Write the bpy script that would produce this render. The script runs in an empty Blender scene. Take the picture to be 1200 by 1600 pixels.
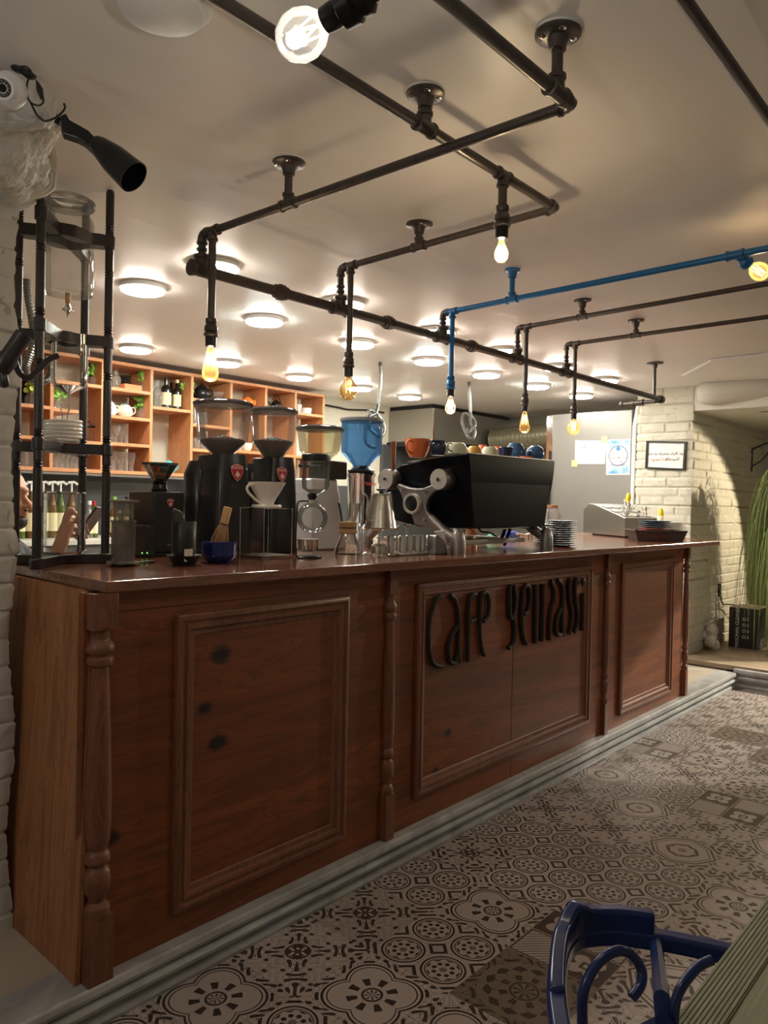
import bpy, bmesh, math, random
from math import sin, cos, pi, radians as rad, sqrt, atan2, floor
from mathutils import Vector, Matrix, noise
random.seed(11)
scn = bpy.context.scene
COL = scn.collection
V = Vector
# ------------------------------------------------------------------ camera
FPX = 1209.25; YAW = .853452; PIT = -.0138531; ROL = .0198038; EYE = 1.465
fw = V((sin(YAW)*cos(PIT), cos(YAW)*cos(PIT), sin(PIT)))
r0 = V((cos(YAW), -sin(YAW), 0)); u0 = r0.cross(fw)
rt = r0*cos(ROL) + u0*sin(ROL); up = -r0*sin(ROL) + u0*cos(ROL)
cd = bpy.data.cameras.new('camera'); cam = bpy.data.objects.new('camera', cd); COL.objects.link(cam)
cd.sensor_fit = 'HORIZONTAL'; cd.sensor_width = 36; cd.lens = 36*FPX/1200; cd.clip_start = .02
cam.matrix_world = Matrix(((rt.x, up.x, -fw.x, 0), (rt.y, up.y, -fw.y, 0), (rt.z, up.z, -fw.z, EYE), (0, 0, 0, 1)))
scn.camera = cam
# ------------------------------------------------------------------ light levels
scn.view_settings.view_transform = 'Standard'; scn.view_settings.look = 'None'
scn.view_settings.gamma = 1; scn.view_settings.use_curve_mapping = False
scn.view_settings.exposure = 0.08
w = bpy.data.worlds.new('world'); scn.world = w; w.use_nodes = True
w.node_tree.nodes['Background'].inputs[0].default_value = (.8, .85, 1, 1)
w.node_tree.nodes['Background'].inputs[1].default_value = .05
DISC = 88.0        # ceiling discs
def lamp(name, kind, loc, energy, color, size=.1, rot=None, target=None, **k):
    l = bpy.data.lights.new(name, kind); l.energy = energy; l.color = color
    if kind == 'AREA':
        l.size = size; l.shape = k.get('shape', 'SQUARE')
        if 'size_y' in k: l.shape = 'RECTANGLE'; l.size_y = k['size_y']
    else: l.shadow_soft_size = size
    if kind == 'SPOT': l.spot_size = k.get('angle', 1.2); l.spot_blend = k.get('blend', .15)
    o = bpy.data.objects.new(name, l); COL.objects.link(o); o.location = loc
    if target is not None: o.rotation_euler = (V(target)-V(loc)).to_track_quat('-Z', 'Y').to_euler()
    return o
# the dining side of the room: unseen fill lights added to brighten the foreground
lamp('added_fill_behind_camera', 'AREA', (-1.5, -3.2, 1.6), 2.5, (.95, .97, 1), 3.0, target=(1.5, 2, 1.2), size_y=1.8)  # added soft fill behind the camera, no window is built here
lamp('added_left_fill', 'POINT', (-.7, 1.5, 1.95), 11, (1, .93, .85), .12)  # added fill for the counter's left side and the ceiling above
# spot lamp over the plant ledge at the right
lamp('ledge_spot', 'SPOT', (8.5, .75, 2.24), 240, (1, .84, .60), .03, target=(6.7, 1.95, .3), angle=1.5, blend=.12)
lamp('ledge_floor_spot', 'SPOT', (8.4, .3, 2.25), 620, (1, .95, .82), .04, target=(6.05, 1.5, 0), angle=.62, blend=.2)
lamp('added_floor_fill', 'AREA', (4.4, -.6, 2.45), 13, (1, .95, .9), .4, target=(5.0, -.3, 0))  # added unseen fill over the dining floor
# ------------------------------------------------------------------ pixel to place (rays of the same camera cut with real planes)
def ray(x, y): return rt*((x-600)/FPX) - up*((y-800)/FPX) + fw
def onz(x, y, z): d = ray(x, y); q = d*((z-EYE)/d.z); return V((q.x, q.y, z))
def ony(x, y, Y): d = ray(x, y); q = d*(Y/d.y); return V((q.x, Y, q.z+EYE))
def onx(x, y, X): d = ray(x, y); q = d*(X/d.x); return V((X, q.y, q.z+EYE))
def atd(x, y, dd): q = ray(x, y)*dd; return V((q.x, q.y, q.z+EYE))
def dep(p): return (V(p)-V((0, 0, EYE))).dot(fw)
# ------------------------------------------------------------------ node material helpers
class NT:
    def __init__(s, name):
        s.m = bpy.data.materials.new(name); s.m.use_nodes = True; s.t = s.m.node_tree
        s.p = s.t.nodes['Principled BSDF']; s.out = s.t.nodes['Material Output']
    def n(s, typ, **k):
        q = s.t.nodes.new(typ)
        for a, b in k.items(): setattr(q, a, b)
        return q
    def link(s, a, b): s.t.links.new(a, b)
    def M(s, op, a, b=None, c=None, clamp=False):
        q = s.n('ShaderNodeMath', operation=op); q.use_clamp = clamp
        for i, x in enumerate((a, b, c)):
            if x is None: continue
            if isinstance(x, (int, float)): q.inputs[i].default_value = x
            else: s.link(x, q.inputs[i])
        return q.outputs[0]
    def mix(s, f, a, b):
        q = s.n('ShaderNodeMix', data_type='RGBA')
        for i, x in ((0, f), (6, a), (7, b)):
            if isinstance(x, (int, float)): q.inputs[i].default_value = x
            elif isinstance(x, tuple): q.inputs[i].default_value = (*x, 1)
            else: s.link(x, q.inputs[i])
        return q.outputs[2]
    def obj(s): return s.n('ShaderNodeTexCoord').outputs['Object']
    def geo(s): return s.n('ShaderNodeNewGeometry').outputs['Position']
    def mapv(s, v, sc=(1, 1, 1), loc=(0, 0, 0)):
        q = s.n('ShaderNodeMapping'); s.link(v, q.inputs[0]); q.inputs['Scale'].default_value = sc; q.inputs['Location'].default_value = loc
        return q.outputs[0]
    def noise(s, v, scale, detail=3, dist=0, rough=.5):
        q = s.n('ShaderNodeTexNoise'); s.link(v, q.inputs['Vector']); q.inputs['Scale'].default_value = scale
        q.inputs['Detail'].default_value = detail; q.inputs['Distortion'].default_value = dist; q.inputs['Roughness'].default_value = rough
        return q.outputs['Fac']
    def ramp(s, f, stops):
        q = s.n('ShaderNodeValToRGB'); s.link(f, q.inputs[0]); e = q.color_ramp.elements
        while len(e) < len(stops): e.new(.5)
        for i, (p, c) in enumerate(stops): e[i].position = p; e[i].color = (*c, 1)
        return q.outputs[0]
    def bump(s, h, st=.3, d=.01):
        q = s.n('ShaderNodeBump'); q.inputs['Strength'].default_value = st; q.inputs['Distance'].default_value = d
        s.link(h, q.inputs['Height']); s.link(q.outputs[0], s.p.inputs['Normal'])
    def set(s, **k):
        for a, b in k.items():
            i = s.p.inputs[a.replace('_', ' ')]
            if isinstance(b, (int, float)): i.default_value = b
            elif isinstance(b, tuple): i.default_value = (*b, 1)
            else: s.link(b, i)
MATS = {}
def plain(name, col, rough=.5, metal=0, var=.12, scale=30, bump=0, **k):
    if name in MATS: return MATS[name]
    t = NT(name); v = t.obj(); f = t.noise(v, scale, 3)
    c = t.mix(f, tuple(x*(1-var) for x in col), tuple(min(1, x*(1+var)) for x in col))
    t.set(Base_Color=c, Roughness=rough, Metallic=metal)
    if bump: t.bump(f, bump, .004)
    for a, b in k.items(): t.set(**{a: b})
    MATS[name] = t.m; return t.m
def glassy(name, tint=(.96, .98, .97), refl=1.0, haze=0.0, hazecol=(.8, .8, .8), edge=.10):
    """thin clear glass: what is behind shows through, edges turn darker and reflect"""
    if name in MATS: return MATS[name]
    t = NT(name); t.t.nodes.remove(t.p)
    tr = t.n('ShaderNodeBsdfTransparent'); gl = t.n('ShaderNodeBsdfGlossy'); gl.inputs['Roughness'].default_value = .03
    lw = t.n('ShaderNodeLayerWeight'); lw.inputs[0].default_value = .5
    e = t.M('POWER', lw.outputs['Facing'], 3.0)
    tr_c = t.mix(e, tint, tuple(x*(1-edge) for x in tint)); t.link(tr_c, tr.inputs[0])
    fr = t.n('ShaderNodeFresnel'); fr.inputs[0].default_value = 1.45
    f = t.M('MULTIPLY', t.M('POWER', fr.outputs[0], 1.0), refl*.5, clamp=True)
    mx = t.n('ShaderNodeMixShader'); t.link(f, mx.inputs[0]); t.link(tr.outputs[0], mx.inputs[1]); t.link(gl.outputs[0], mx.inputs[2])
    last = mx.outputs[0]
    if haze:
        df = t.n('ShaderNodeBsdfDiffuse'); df.inputs[0].default_value = (*hazecol, 1)
        nz = t.noise(t.obj(), 9, 3); h = t.M('MULTIPLY', nz, haze*2)
        m2 = t.n('ShaderNodeMixShader'); t.link(h, m2.inputs[0]); t.link(last, m2.inputs[1]); t.link(df.outputs[0], m2.inputs[2]); last = m2.outputs[0]
    t.link(last, t.out.inputs[0]); MATS[name] = t.m; return t.m
def glow(name, col, st):
    if name in MATS: return MATS[name]
    t = NT(name); t.set(Base_Color=col, Emission_Color=col, Emission_Strength=st, Roughness=.4); MATS[name] = t.m; return t.m
def woodmat(name, c1, c2, c3, axis=0, knots=(), rough=.45, sc=1.0, plank=0, coat=0):
    if name in MATS: return MATS[name]
    t = NT(name); v = t.geo() if knots or plank else t.obj()
    s = [9*sc, 9*sc, 9*sc]; s[axis] = .9*sc
    a = t.mapv(v, tuple(s)); f1 = t.noise(a, 1.3, 5, 1.6, .62)
    s2 = [60*sc, 60*sc, 60*sc]; s2[axis] = 2.2*sc
    f2 = t.noise(t.mapv(v, tuple(s2)), 1.5, 4, .6)
    rings = t.M('FRACT', t.M('MULTIPLY', f1, 9)); rings = t.M('ABSOLUTE', t.M('SUBTRACT', rings, .5)); rings = t.M('MULTIPLY', rings, 2)
    c = t.ramp(f1, [(.3, c3), (.5, c1), (.72, c2)])
    c = t.mix(t.M('MULTIPLY', t.M('POWER', rings, 4), .62), c, tuple(x*.55 for x in c3))
    c = t.mix(t.M('MULTIPLY', f2, .35), c, c3)
    if plank:
        sx = t.n('ShaderNodeSeparateXYZ'); t.link(v, sx.inputs[0])
        row = t.M('FLOOR', t.M('DIVIDE', sx.outputs[2], plank)); wn = t.n('ShaderNodeTexWhiteNoise', noise_dimensions='1D'); t.link(row, wn.inputs['W'])
        c = t.mix(t.M('MULTIPLY', wn.outputs[0], .45), c, tuple(x*.5 for x in c1))
    for kx, ky, kz, kr in knots:
        d = t.n('ShaderNodeVectorMath', operation='DISTANCE'); t.link(t.mapv(v, (1, 1, 1.4)), d.inputs[0]); d.inputs[1].default_value = (kx, ky, kz*1.4)
        dd = t.M('ADD', d.outputs['Value'], t.M('MULTIPLY', t.M('SUBTRACT', f2, .5), kr*.8))
        k = t.M('SUBTRACT', 1, t.M('DIVIDE', dd, kr), clamp=True); c = t.mix(t.M('MULTIPLY', t.M('POWER', k, .7), 1.6, clamp=True), c, (.012, .006, .004))
    t.set(Base_Color=c, Roughness=rough, Coat_Weight=coat, Coat_Roughness=.12); t.bump(f2, .12, .002); MATS[name] = t.m; return t.m
def floormat():
    """patchwork of ornate printed tiles, 16 cm each, motifs mirrored about tile centres"""
    t = NT('patchwork_tile'); v = t.geo(); sp = t.n('ShaderNodeSeparateXYZ'); t.link(v, sp.inputs[0]); M = t.M
    T = .162
    def cell(size, ox, oy):
        x = M('DIVIDE', M('SUBTRACT', sp.outputs[0], ox), size); y = M('DIVIDE', M('SUBTRACT', sp.outputs[1], oy), size)
        ix = M('FLOOR', x); iy = M('FLOOR', y); lx = M('SUBTRACT', M('SUBTRACT', x, ix), .5); ly = M('SUBTRACT', M('SUBTRACT', y, iy), .5)
        c = t.n('ShaderNodeCombineXYZ'); t.link(ix, c.inputs[0]); t.link(iy, c.inputs[1])
        wn = t.n('ShaderNodeTexWhiteNoise', noise_dimensions='3D'); t.link(c.outputs[0], wn.inputs['Vector'])
        s2 = t.n('ShaderNodeSeparateColor'); t.link(wn.outputs['Color'], s2.inputs[0])
        return lx, ly, wn.outputs['Value'], s2.outputs[0], s2.outputs[1]
    lx, ly, _, _, _ = cell(T, 1.63-T/2, 1.745-T/2)
    bx, by, rnd, ra, rb = cell(2*T, 1.63-T/2, 1.745-T/2)
    def polar(x, y): return M('SQRT', M('ADD', M('MULTIPLY', x, x), M('MULTIPLY', y, y))), M('ARCTAN2', y, x)
    def band(x, c0, wd): return M('LESS_THAN', M('ABSOLUTE', M('SUBTRACT', x, c0)), wd)
    def gt(a, b): return M('GREATER_THAN', a, b)
    def mx(a, b): return M('MAXIMUM', a, b)
    def mn(a, b): return M('MINIMUM', a, b)
    def sn(a, k, ph=0): return M('SINE', M('MULTIPLY_ADD', a, k, ph))
    r, th = polar(lx, ly); R, TH = polar(bx, by)
    ax = M('ABSOLUTE', bx); ay = M('ABSOLUTE', by); sax = M('ABSOLUTE', lx); say = M('ABSOLUTE', ly)
    # scrolls: mirrored warped waves, different in every block
    q1 = M('ADD', M('MULTIPLY', ax, 30), M('MULTIPLY', sn(ay, 21), 2.2)); q2 = M('ADD', M('MULTIPLY', ay, 30), M('MULTIPLY', sn(ax, 21), 2.2))
    ph = M('MULTIPLY', ra, 6.28)
    curl = M('MULTIPLY', M('SINE', M('ADD', q1, ph)), M('SINE', M('ADD', q2, ph)))
    curlm = mx(gt(curl, .38), band(curl, -.15, .06))
    # P0 rosette circles on each tile
    p0 = mx(band(r, .43, .022), mx(band(r, .36, .012), mn(M('LESS_THAN', r, .33), gt(M('ADD', sn(th, 8), M('MULTIPLY', sn(r, 42), 1.0)), .35))))
    p0 = mx(p0, mn(gt(r, .47), band(M('ADD', sax, say), .80, .05)))
    # P1 quatrefoil over the block
    lobe = M('SUBTRACT', R, M('MULTIPLY', M('ABSOLUTE', sn(TH, 2)), .13)); 
    p1 = mx(band(lobe, .33, .013), band(lobe, .285, .007)); ins = M('LESS_THAN', lobe, .26)
    fl = mx(mn(gt(sn(TH, 8), .25), band(R, .19, .05)), mx(band(R, .09, .012), mn(gt(sn(TH, 8, 1.57), .2), M('LESS_THAN', R, .07))))
    p1 = mx(p1, mx(mn(ins, fl), mn(gt(lobe, .36), curlm)))
    # P2 arabesque
    p2 = mx(curlm, mx(band(R, .12, .012), mn(M('LESS_THAN', R, .1), gt(sn(TH, 6), .1))))
    # P3 star with stripes
    st = M('ADD', M('MAXIMUM', ax, ay), M('MULTIPLY', M('MINIMUM', ax, ay), .55))
    p3 = mx(band(st, .42, .016), mx(band(st, .36, .008), mx(mn(M('LESS_THAN', st, .3), mx(gt(M('MULTIPLY', sn(R, 46), M('ABSOLUTE', sn(TH, 4))), .5), band(st, .2, .02))), mn(gt(st, .46), curlm))))
    # P4 zigzag squares with leaves
    sq = M('MAXIMUM', sax, say)
    leaf = gt(M('SUBTRACT', M('ADD', .2, M('MULTIPLY', M('ABSOLUTE', sn(th, 2)), .2)), r), 0)
    p4 = mx(band(sq, .46, .03), mn(M('LESS_THAN', sq, .43), M('SUBTRACT', 1, mx(mn(leaf, M('SUBTRACT', 1, band(sq, .09, .03))), 0))))
    chk = M('GREATER_THAN', M('MULTIPLY', bx, by), 0); hat = gt(M('SINE', M('MULTIPLY', M('ADD', lx, ly), 50)), .75)
    p4 = M('ADD', M('MULTIPLY', chk, p4), M('MULTIPLY', M('SUBTRACT', 1, chk), mx(hat, band(sq, .46, .02))))
    # P5 dark medallion
    p5 = mx(mn(band(R, .33, .06), gt(M('ADD', M('MULTIPLY', sn(TH, 12), 1), sn(R, 60)), .1)), mx(band(R, .13, .012), mx(mn(M('LESS_THAN', R, .11), gt(sn(TH, 8), .2)), mn(band(R, .2, .04), gt(sn(TH, 8, 1.57), .3)))))
    p5 = mx(p5, mn(gt(R, .44), curlm))
    sel = M('MULTIPLY', rnd, 6.6); mask = p0
    for i, p in zip((.45, 1.4, 3.5, 4.2, 4.8), (p1, p2, p3, p4, p5)):
        mask = M('ADD', M('MULTIPLY', M('GREATER_THAN', sel, i+1), p), M('MULTIPLY', M('LESS_THAN', sel, i+1.0001), mask))
    grout = mx(gt(sax, .494), gt(say, .494))
    n1 = t.noise(v, 3, 3); n2 = t.noise(v, 60, 2)
    light = t.mix(rb, (.50, .43, .395), (.39, .325, .29)); light = t.mix(M('GREATER_THAN', ra, .90), light, (.17, .13, .10))
    light = t.mix(M('MULTIPLY', n1, .3), light, (.29, .26, .22))
    dark = t.mix(ra, (.022, .016, .014), (.062, .042, .032))
    c = t.mix(M('MULTIPLY', mask, .97), light, dark); c = t.mix(M('MULTIPLY', grout, .5), c, (.2, .17, .14))
    t.set(Base_Color=c, Roughness=M('MULTIPLY_ADD', n1, .25, .24), Specular_IOR_Level=.35); t.bump(M('ADD', M('MULTIPLY', grout, -1), M('MULTIPLY', n2, .15)), .15, .002)
    return t.m
def paintbrick(name, col, dirt):
    t = NT(name); v = t.geo(); a = t.noise(v, 5, 4); b = t.noise(v, 45, 5, .5, .7)
    c = t.mix(a, col, tuple(x*.82 for x in col)); c = t.mix(t.M('GREATER_THAN', t.noise(v, 14, 5, 1), .66), c, dirt)
    t.set(Base_Color=c, Roughness=.62); t.bump(b, .5, .006); return t.m
def marblemat():
    t = NT('grey_marble'); v = t.geo(); a = t.noise(t.mapv(v, (1, 3, 3)), 2.2, 6, 1.5, .6)
    b = t.M('ABSOLUTE', t.M('SUBTRACT', t.noise(v, 1.6, 6, 2.5), .5)); vein = t.M('SUBTRACT', 1, t.M('MULTIPLY', b, 22), clamp=True)
    c = t.ramp(a, [(.3, (.27, .27, .26)), (.7, (.5, .5, .48))]); c = t.mix(t.M('MULTIPLY', vein, .35), c, (.2, .2, .2))
    t.set(Base_Color=c, Roughness=.3); return t.m
def ceilmat():
    t = NT('ceiling_paint'); v = t.geo(); a = t.noise(t.mapv(v, (1, 4, 1)), 1.5, 4, 1)
    t.set(Base_Color=t.mix(a, (.80, .765, .735), (.85, .82, .79)), Roughness=.42); t.bump(t.noise(t.mapv(v, (1, 6, 1)), 3, 4), .25, .01); return t.m
def bookmat(): pass
m_ceil = ceilmat(); m_floor = floormat(); m_marble = marblemat()
m_brick = paintbrick('cream_painted_brick', (.66, .63, .52), (.50, .42, .30)); m_brickgrey = paintbrick('white_painted_brick', (.62, .60, .55), (.42, .36, .30))
m_plast = plain('white_plaster', (.70, .68, .60), .6, 0, .08, 4); m_cream = plain('cream_plaster', (.72, .68, .56), .6, 0, .06, 3)
m_plat = plain('platform_stone', (.50, .43, .34), .35, 0, .12, 6, .1); m_platdark = m_plat
KN = []
for (kx, ky, kr) in ((345, 1024, .046), (320, 1107, .034), (340, 1160, .046), (172, 1310, .036), (700, 1145, .03), (680, 1205, .028)):
    q = ony(kx, ky, 2.0); KN.append((q.x, q.y, q.z, kr))
m_front = woodmat('red_pine_front', (.25, .066, .016), (.34, .095, .020), (.12, .031, .009), 0, KN, .5, .75, .265)
m_post = woodmat('turned_post_wood', (.22, .080, .040), (.27, .105, .052), (.15, .053, .027), 2, (), .42)
m_side = woodmat('side_pine', (.46, .20, .085), (.56, .26, .12), (.26, .10, .04), 2, (), .5, 1.3)
m_top = woodmat('varnished_top', (.24, .085, .042), (.31, .12, .062), (.14, .048, .026), 0, (), .2, 1.2, 0, .6)
m_oak = woodmat('shelf_oak', (.60, .27, .115), (.68, .33, .15), (.45, .19, .075), 0, (), .5, 1.5)
m_oakv = woodmat('shelf_oak_upright', (.60, .27, .115), (.68, .33, .15), (.45, .19, .075), 2, (), .5, 1.5)
m_pipe = plain('black_iron_pipe', (.085, .072, .065), .36, .45, .3, 40, .1)
m_pipeb = plain('blue_painted_pipe', (.012, .16, .42), .35, .1, .15, 30, .1)
m_blackwood = plain('black_stained_wood', (.028, .021, .021), .35, 0, .2, 30)
m_black = plain('black_metal', (.012, .012, .014), .3, .3, .2, 60)
m_blackp = plain('black_plastic', (.015, .015, .016), .38, 0, .2, 60)
m_gbody = plain('black_grinder_paint', (.032, .033, .037), .24, .3, .15, 80)
m_steel = plain('brushed_steel', (.62, .58, .52), .28, 1, .08, 90)
m_steeld = plain('cast_aluminium', (.30, .29, .28), .42, .9, .1, 60, .05)
m_chrome = plain('polished_chrome', (.75, .74, .72), .08, 1, .03, 20)
m_hood = plain('hood_steel', (.36, .34, .30), .45, .8, .08, 2)
m_fridge = plain('fridge_steel', (.30, .285, .265), .42, .7, .06, 2)
m_dkgrey = plain('dark_grey_wall', (.075, .078, .08), .5, 0, .15, 5)
m_glass = glassy('clear_glass', refl=1.8, haze=.035, edge=.22); m_glassd = glassy('smoked_glass', (.30, .28, .26), 1.6, .3, (.06, .055, .05)); m_glassy = glassy('amber_bulb_glass', (.98, .84, .58), 1.4, .10, (.9, .65, .3))
m_glasshaze = glassy('worn_clear_plastic', (.93, .93, .93), 1.2, .13, (.78, .75, .70)); m_glassyel = glassy('yellowed_plastic', (.85, .82, .68), 1.1, .22, (.72, .68, .5))
m_glassblue = glassy('blue_plastic', (.30, .52, .80), 1.0, .22, (.12, .33, .62)); m_press = glassy('grey_tinted_plastic', (.55, .52, .48), 1.2, .4, (.34, .31, .27))
m_green = plain('leaf_green', (.22, .50, .08), .5, 0, .4, 30); m_grass = plain('long_leaf_green', (.22, .30, .08), .5, 0, .5, 9); m_lime = plain('yellow_green_leaf', (.45, .60, .05), .5, 0, .2, 20)
m_white = plain('white_ceramic', (.80, .79, .76), .22, 0, .03, 20); m_whitep = plain('white_plastic', (.78, .78, .76), .4, 0, .04, 20)
m_paper = plain('white_paper', (.80, .79, .77), .7, 0, .05, 20); m_tape = plain('yellow_tape', (.85, .62, .28), .6, 0, .1, 40)
m_beans = plain('roasted_beans', (.035, .018, .012), .45, 0, .5, 160, .9)
m_skin = plain('skin', (.62, .32, .21), .5, 0, .12, 25, .05); m_hair = plain('dark_hair', (.02, .014, .012), .6, 0, .3, 90, .4)
m_blue = plain('chair_blue', (.006, .022, .11), .22, 0, .12, 20); m_navy = plain('cobalt_glaze', (.012, .02, .13), .12, 0, .3, 12)
m_bamboo = plain('bamboo', (.55, .33, .16), .55, 0, .2, 60); m_red = plain('badge_red', (.42, .015, .03), .3, 0, .08, 60)
m_cable = plain('cable_black', (.012, .011, .011), .5)
# ------------------------------------------------------------------ mesh builder
class MB:
    def __init__(s): s.v = []; s.f = []
    def add(s, vs, fs):
        o = len(s.v); s.v += [tuple(p) for p in vs]; s.f += [tuple(i+o for i in f) for f in fs]; return s
    def box(s, a, b):
        x0, y0, z0 = a; x1, y1, z1 = b
        return s.add([(x0, y0, z0), (x1, y0, z0), (x1, y1, z0), (x0, y1, z0), (x0, y0, z1), (x1, y0, z1), (x1, y1, z1), (x0, y1, z1)],
                     [(0, 3, 2, 1), (4, 5, 6, 7), (0, 1, 5, 4), (1, 2, 6, 5), (2, 3, 7, 6), (3, 0, 4, 7)])
    def hexa(s, lo, hi):   # two quads, lower and upper
        return s.add(list(lo)+list(hi), [(0, 3, 2, 1), (4, 5, 6, 7), (0, 1, 5, 4), (1, 2, 6, 5), (2, 3, 7, 6), (3, 0, 4, 7)])
    def lathe(s, prof, c=(0, 0, 0), seg=24, axis=None, wob=None, closed=True):
        c = V(c)
        if axis is None: A = V((1, 0, 0)); B = V((0, 1, 0)); N = V((0, 0, 1))
        else:
            N = V(axis).normalized(); A = N.orthogonal().normalized(); B = N.cross(A)
        vs = []; fs = []
        for (r, z) in prof:
            for k in range(seg):
                a = 2*pi*k/seg; rr = r*(1+(wob(a) if wob else 0)); vs.append(c+A*(rr*cos(a))+B*(rr*sin(a))+N*z)
        n = len(prof)
        for i in range(n-1):
            for k in range(seg): k2 = (k+1) % seg; fs.append((i*seg+k, i*seg+k2, (i+1)*seg+k2, (i+1)*seg+k))
        if closed:
            if prof[0][0] > 1e-5: fs.append(tuple(range(seg))[::-1])
            if prof[-1][0] > 1e-5: fs.append(tuple((n-1)*seg+k for k in range(seg)))
        return s.add(vs, fs)
    def tube(s, pts, r, seg=8, cap=True, flat=None):
        pts = [V(p) for p in pts]; n = len(pts); vs = []; fs = []
        rr = r if isinstance(r, (list, tuple)) else [r]*n
        t0 = (pts[1]-pts[0]).normalized(); A = t0.orthogonal().normalized()
        if abs(t0.z) < .95: A = t0.cross(V((0, 0, 1))).normalized()
        for i, p in enumerate(pts):
            t = (pts[min(i+1, n-1)]-pts[max(i-1, 0)]).normalized()
            A = (A-t*A.dot(t)).normalized(); B = t.cross(A)
            for k in range(seg):
                a = 2*pi*k/seg; vs.append(p+A*(cos(a)*rr[i])+B*(sin(a)*rr[i]*(flat or 1)))
        for i in range(n-1):
            for k in range(seg): k2 = (k+1) % seg; fs.append((i*seg+k, i*seg+k2, (i+1)*seg+k2, (i+1)*seg+k))
        if cap: fs.append(tuple(range(seg))[::-1]); fs.append(tuple((n-1)*seg+k for k in range(seg)))
        return s.add(vs, fs)
    def cyl(s, a, b, r, seg=16): return s.tube([a, b], r, seg)
    def ball(s, c, r, seg=16, sc=(1, 1, 1)):
        c = V(c); vs = []; fs = []; rings = seg//2
        for i in range(rings+1):
            ph = pi*i/rings
            for k in range(seg): a = 2*pi*k/seg; vs.append(c+V((r*sin(ph)*cos(a)*sc[0], r*sin(ph)*sin(a)*sc[1], r*cos(ph)*sc[2])))
        for i in range(rings):
            for k in range(seg): k2 = (k+1) % seg; fs.append((i*seg+k, (i+1)*seg+k, (i+1)*seg+k2, i*seg+k2))
        return s.add(vs, fs)
    def prism(s, poly, d):  # 3d polygon extruded along vector d
        d = V(d); n = len(poly); vs = [V(p) for p in poly]+[V(p)+d for p in poly]
        return s.add(vs, [tuple(range(n))[::-1], tuple(range(n, 2*n))]+[(i, (i+1) % n, n+(i+1) % n, n+i) for i in range(n)])
    def loft(s, rings, cap=True):
        n = len(rings[0]); vs = [p for r in rings for p in r]; fs = []
        for i in range(len(rings)-1):
            for k in range(n): k2 = (k+1) % n; fs.append((i*n+k, i*n+k2, (i+1)*n+k2, (i+1)*n+k))
        if cap: fs.append(tuple(range(n))[::-1]); fs.append(tuple((len(rings)-1)*n+k for k in range(n)))
        return s.add(vs, fs)
    def quad(s, a, b, c, d): return s.add([a, b, c, d], [(0, 1, 2, 3)])
    def build(s, name, mat, parent=None, bevel=0, smooth=True, world=True, sub=0, subs=1):
        L = ORG.get(parent.name, V((0, 0, 0))) if (parent and world) else V((0, 0, 0))
        me = bpy.data.meshes.new(name); me.from_pydata([V(p)-L for p in s.v], [], s.f)
        bm = bmesh.new(); bm.from_mesh(me); bmesh.ops.remove_doubles(bm, verts=bm.verts, dist=1e-6)
        bmesh.ops.recalc_face_normals(bm, faces=bm.faces); bm.to_mesh(me); bm.free()
        o = bpy.data.objects.new(name, me); COL.objects.link(o); me.materials.append(mat)
        if parent: o.parent = parent; ORG[o.name] = L
        if bevel: b = o.modifiers.new('bevel', 'BEVEL'); b.width = bevel; b.segments = 2; b.limit_method = 'ANGLE'; b.angle_limit = rad(40)
        if sub: b = o.modifiers.new('sub', 'SUBSURF'); b.levels = sub; b.render_levels = sub
        if smooth:
            me.shade_smooth(); me.set_sharp_from_angle(angle=rad(38))
        return o
ORG = {}
def thing(name, label, cat, loc=(0, 0, 0), rz=0, group=None):
    o = bpy.data.objects.new(name, None); COL.objects.link(o); o.location = loc; o.rotation_euler = (0, 0, rz); o.empty_display_size = .05
    ORG[o.name] = V(loc); tag(o, label, cat, group); return o
def tag(o, label, cat, group=None, kind=None):
    o['label'] = label; o['category'] = cat
    if group: o['group'] = group
    if kind: o['kind'] = kind
    return o
def struct(name, mb, mat, **k):
    o = mb.build(name, mat, **k); o['kind'] = 'structure'; return o
def dup(root, loc, rz=None, label=None, group=None):
    r = root.copy(); COL.objects.link(r); r.location = loc
    if rz is not None: r.rotation_euler = (0, 0, rz)
    if label: r['label'] = label
    if group: r['group'] = group
    for ch in list(root.children):
        c = ch.copy(); COL.objects.link(c); c.parent = r
        for g in ch.children: d = g.copy(); COL.objects.link(d); d.parent = c
    return r
def arc(c, r, a0, a1, n, u=V((1, 0, 0)), v=V((0, 0, 1))):
    return [V(c)+V(u)*(r*cos(a0+(a1-a0)*i/n))+V(v)*(r*sin(a0+(a1-a0)*i/n)) for i in range(n+1)]
def smoothpath(pts, n=5):
    pts = [V(p) for p in pts]; out = []
    for i in range(len(pts)-1):
        p0 = pts[max(i-1, 0)]; p1 = pts[i]; p2 = pts[i+1]; p3 = pts[min(i+2, len(pts)-1)]
        for k in range(n):
            t = k/n; out.append(.5*((2*p1)+(p2-p0)*t+(2*p0-5*p1+4*p2-p3)*t*t+(3*p1-p0-3*p2+p3)*t**3))
    return out+[pts[-1]]
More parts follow.
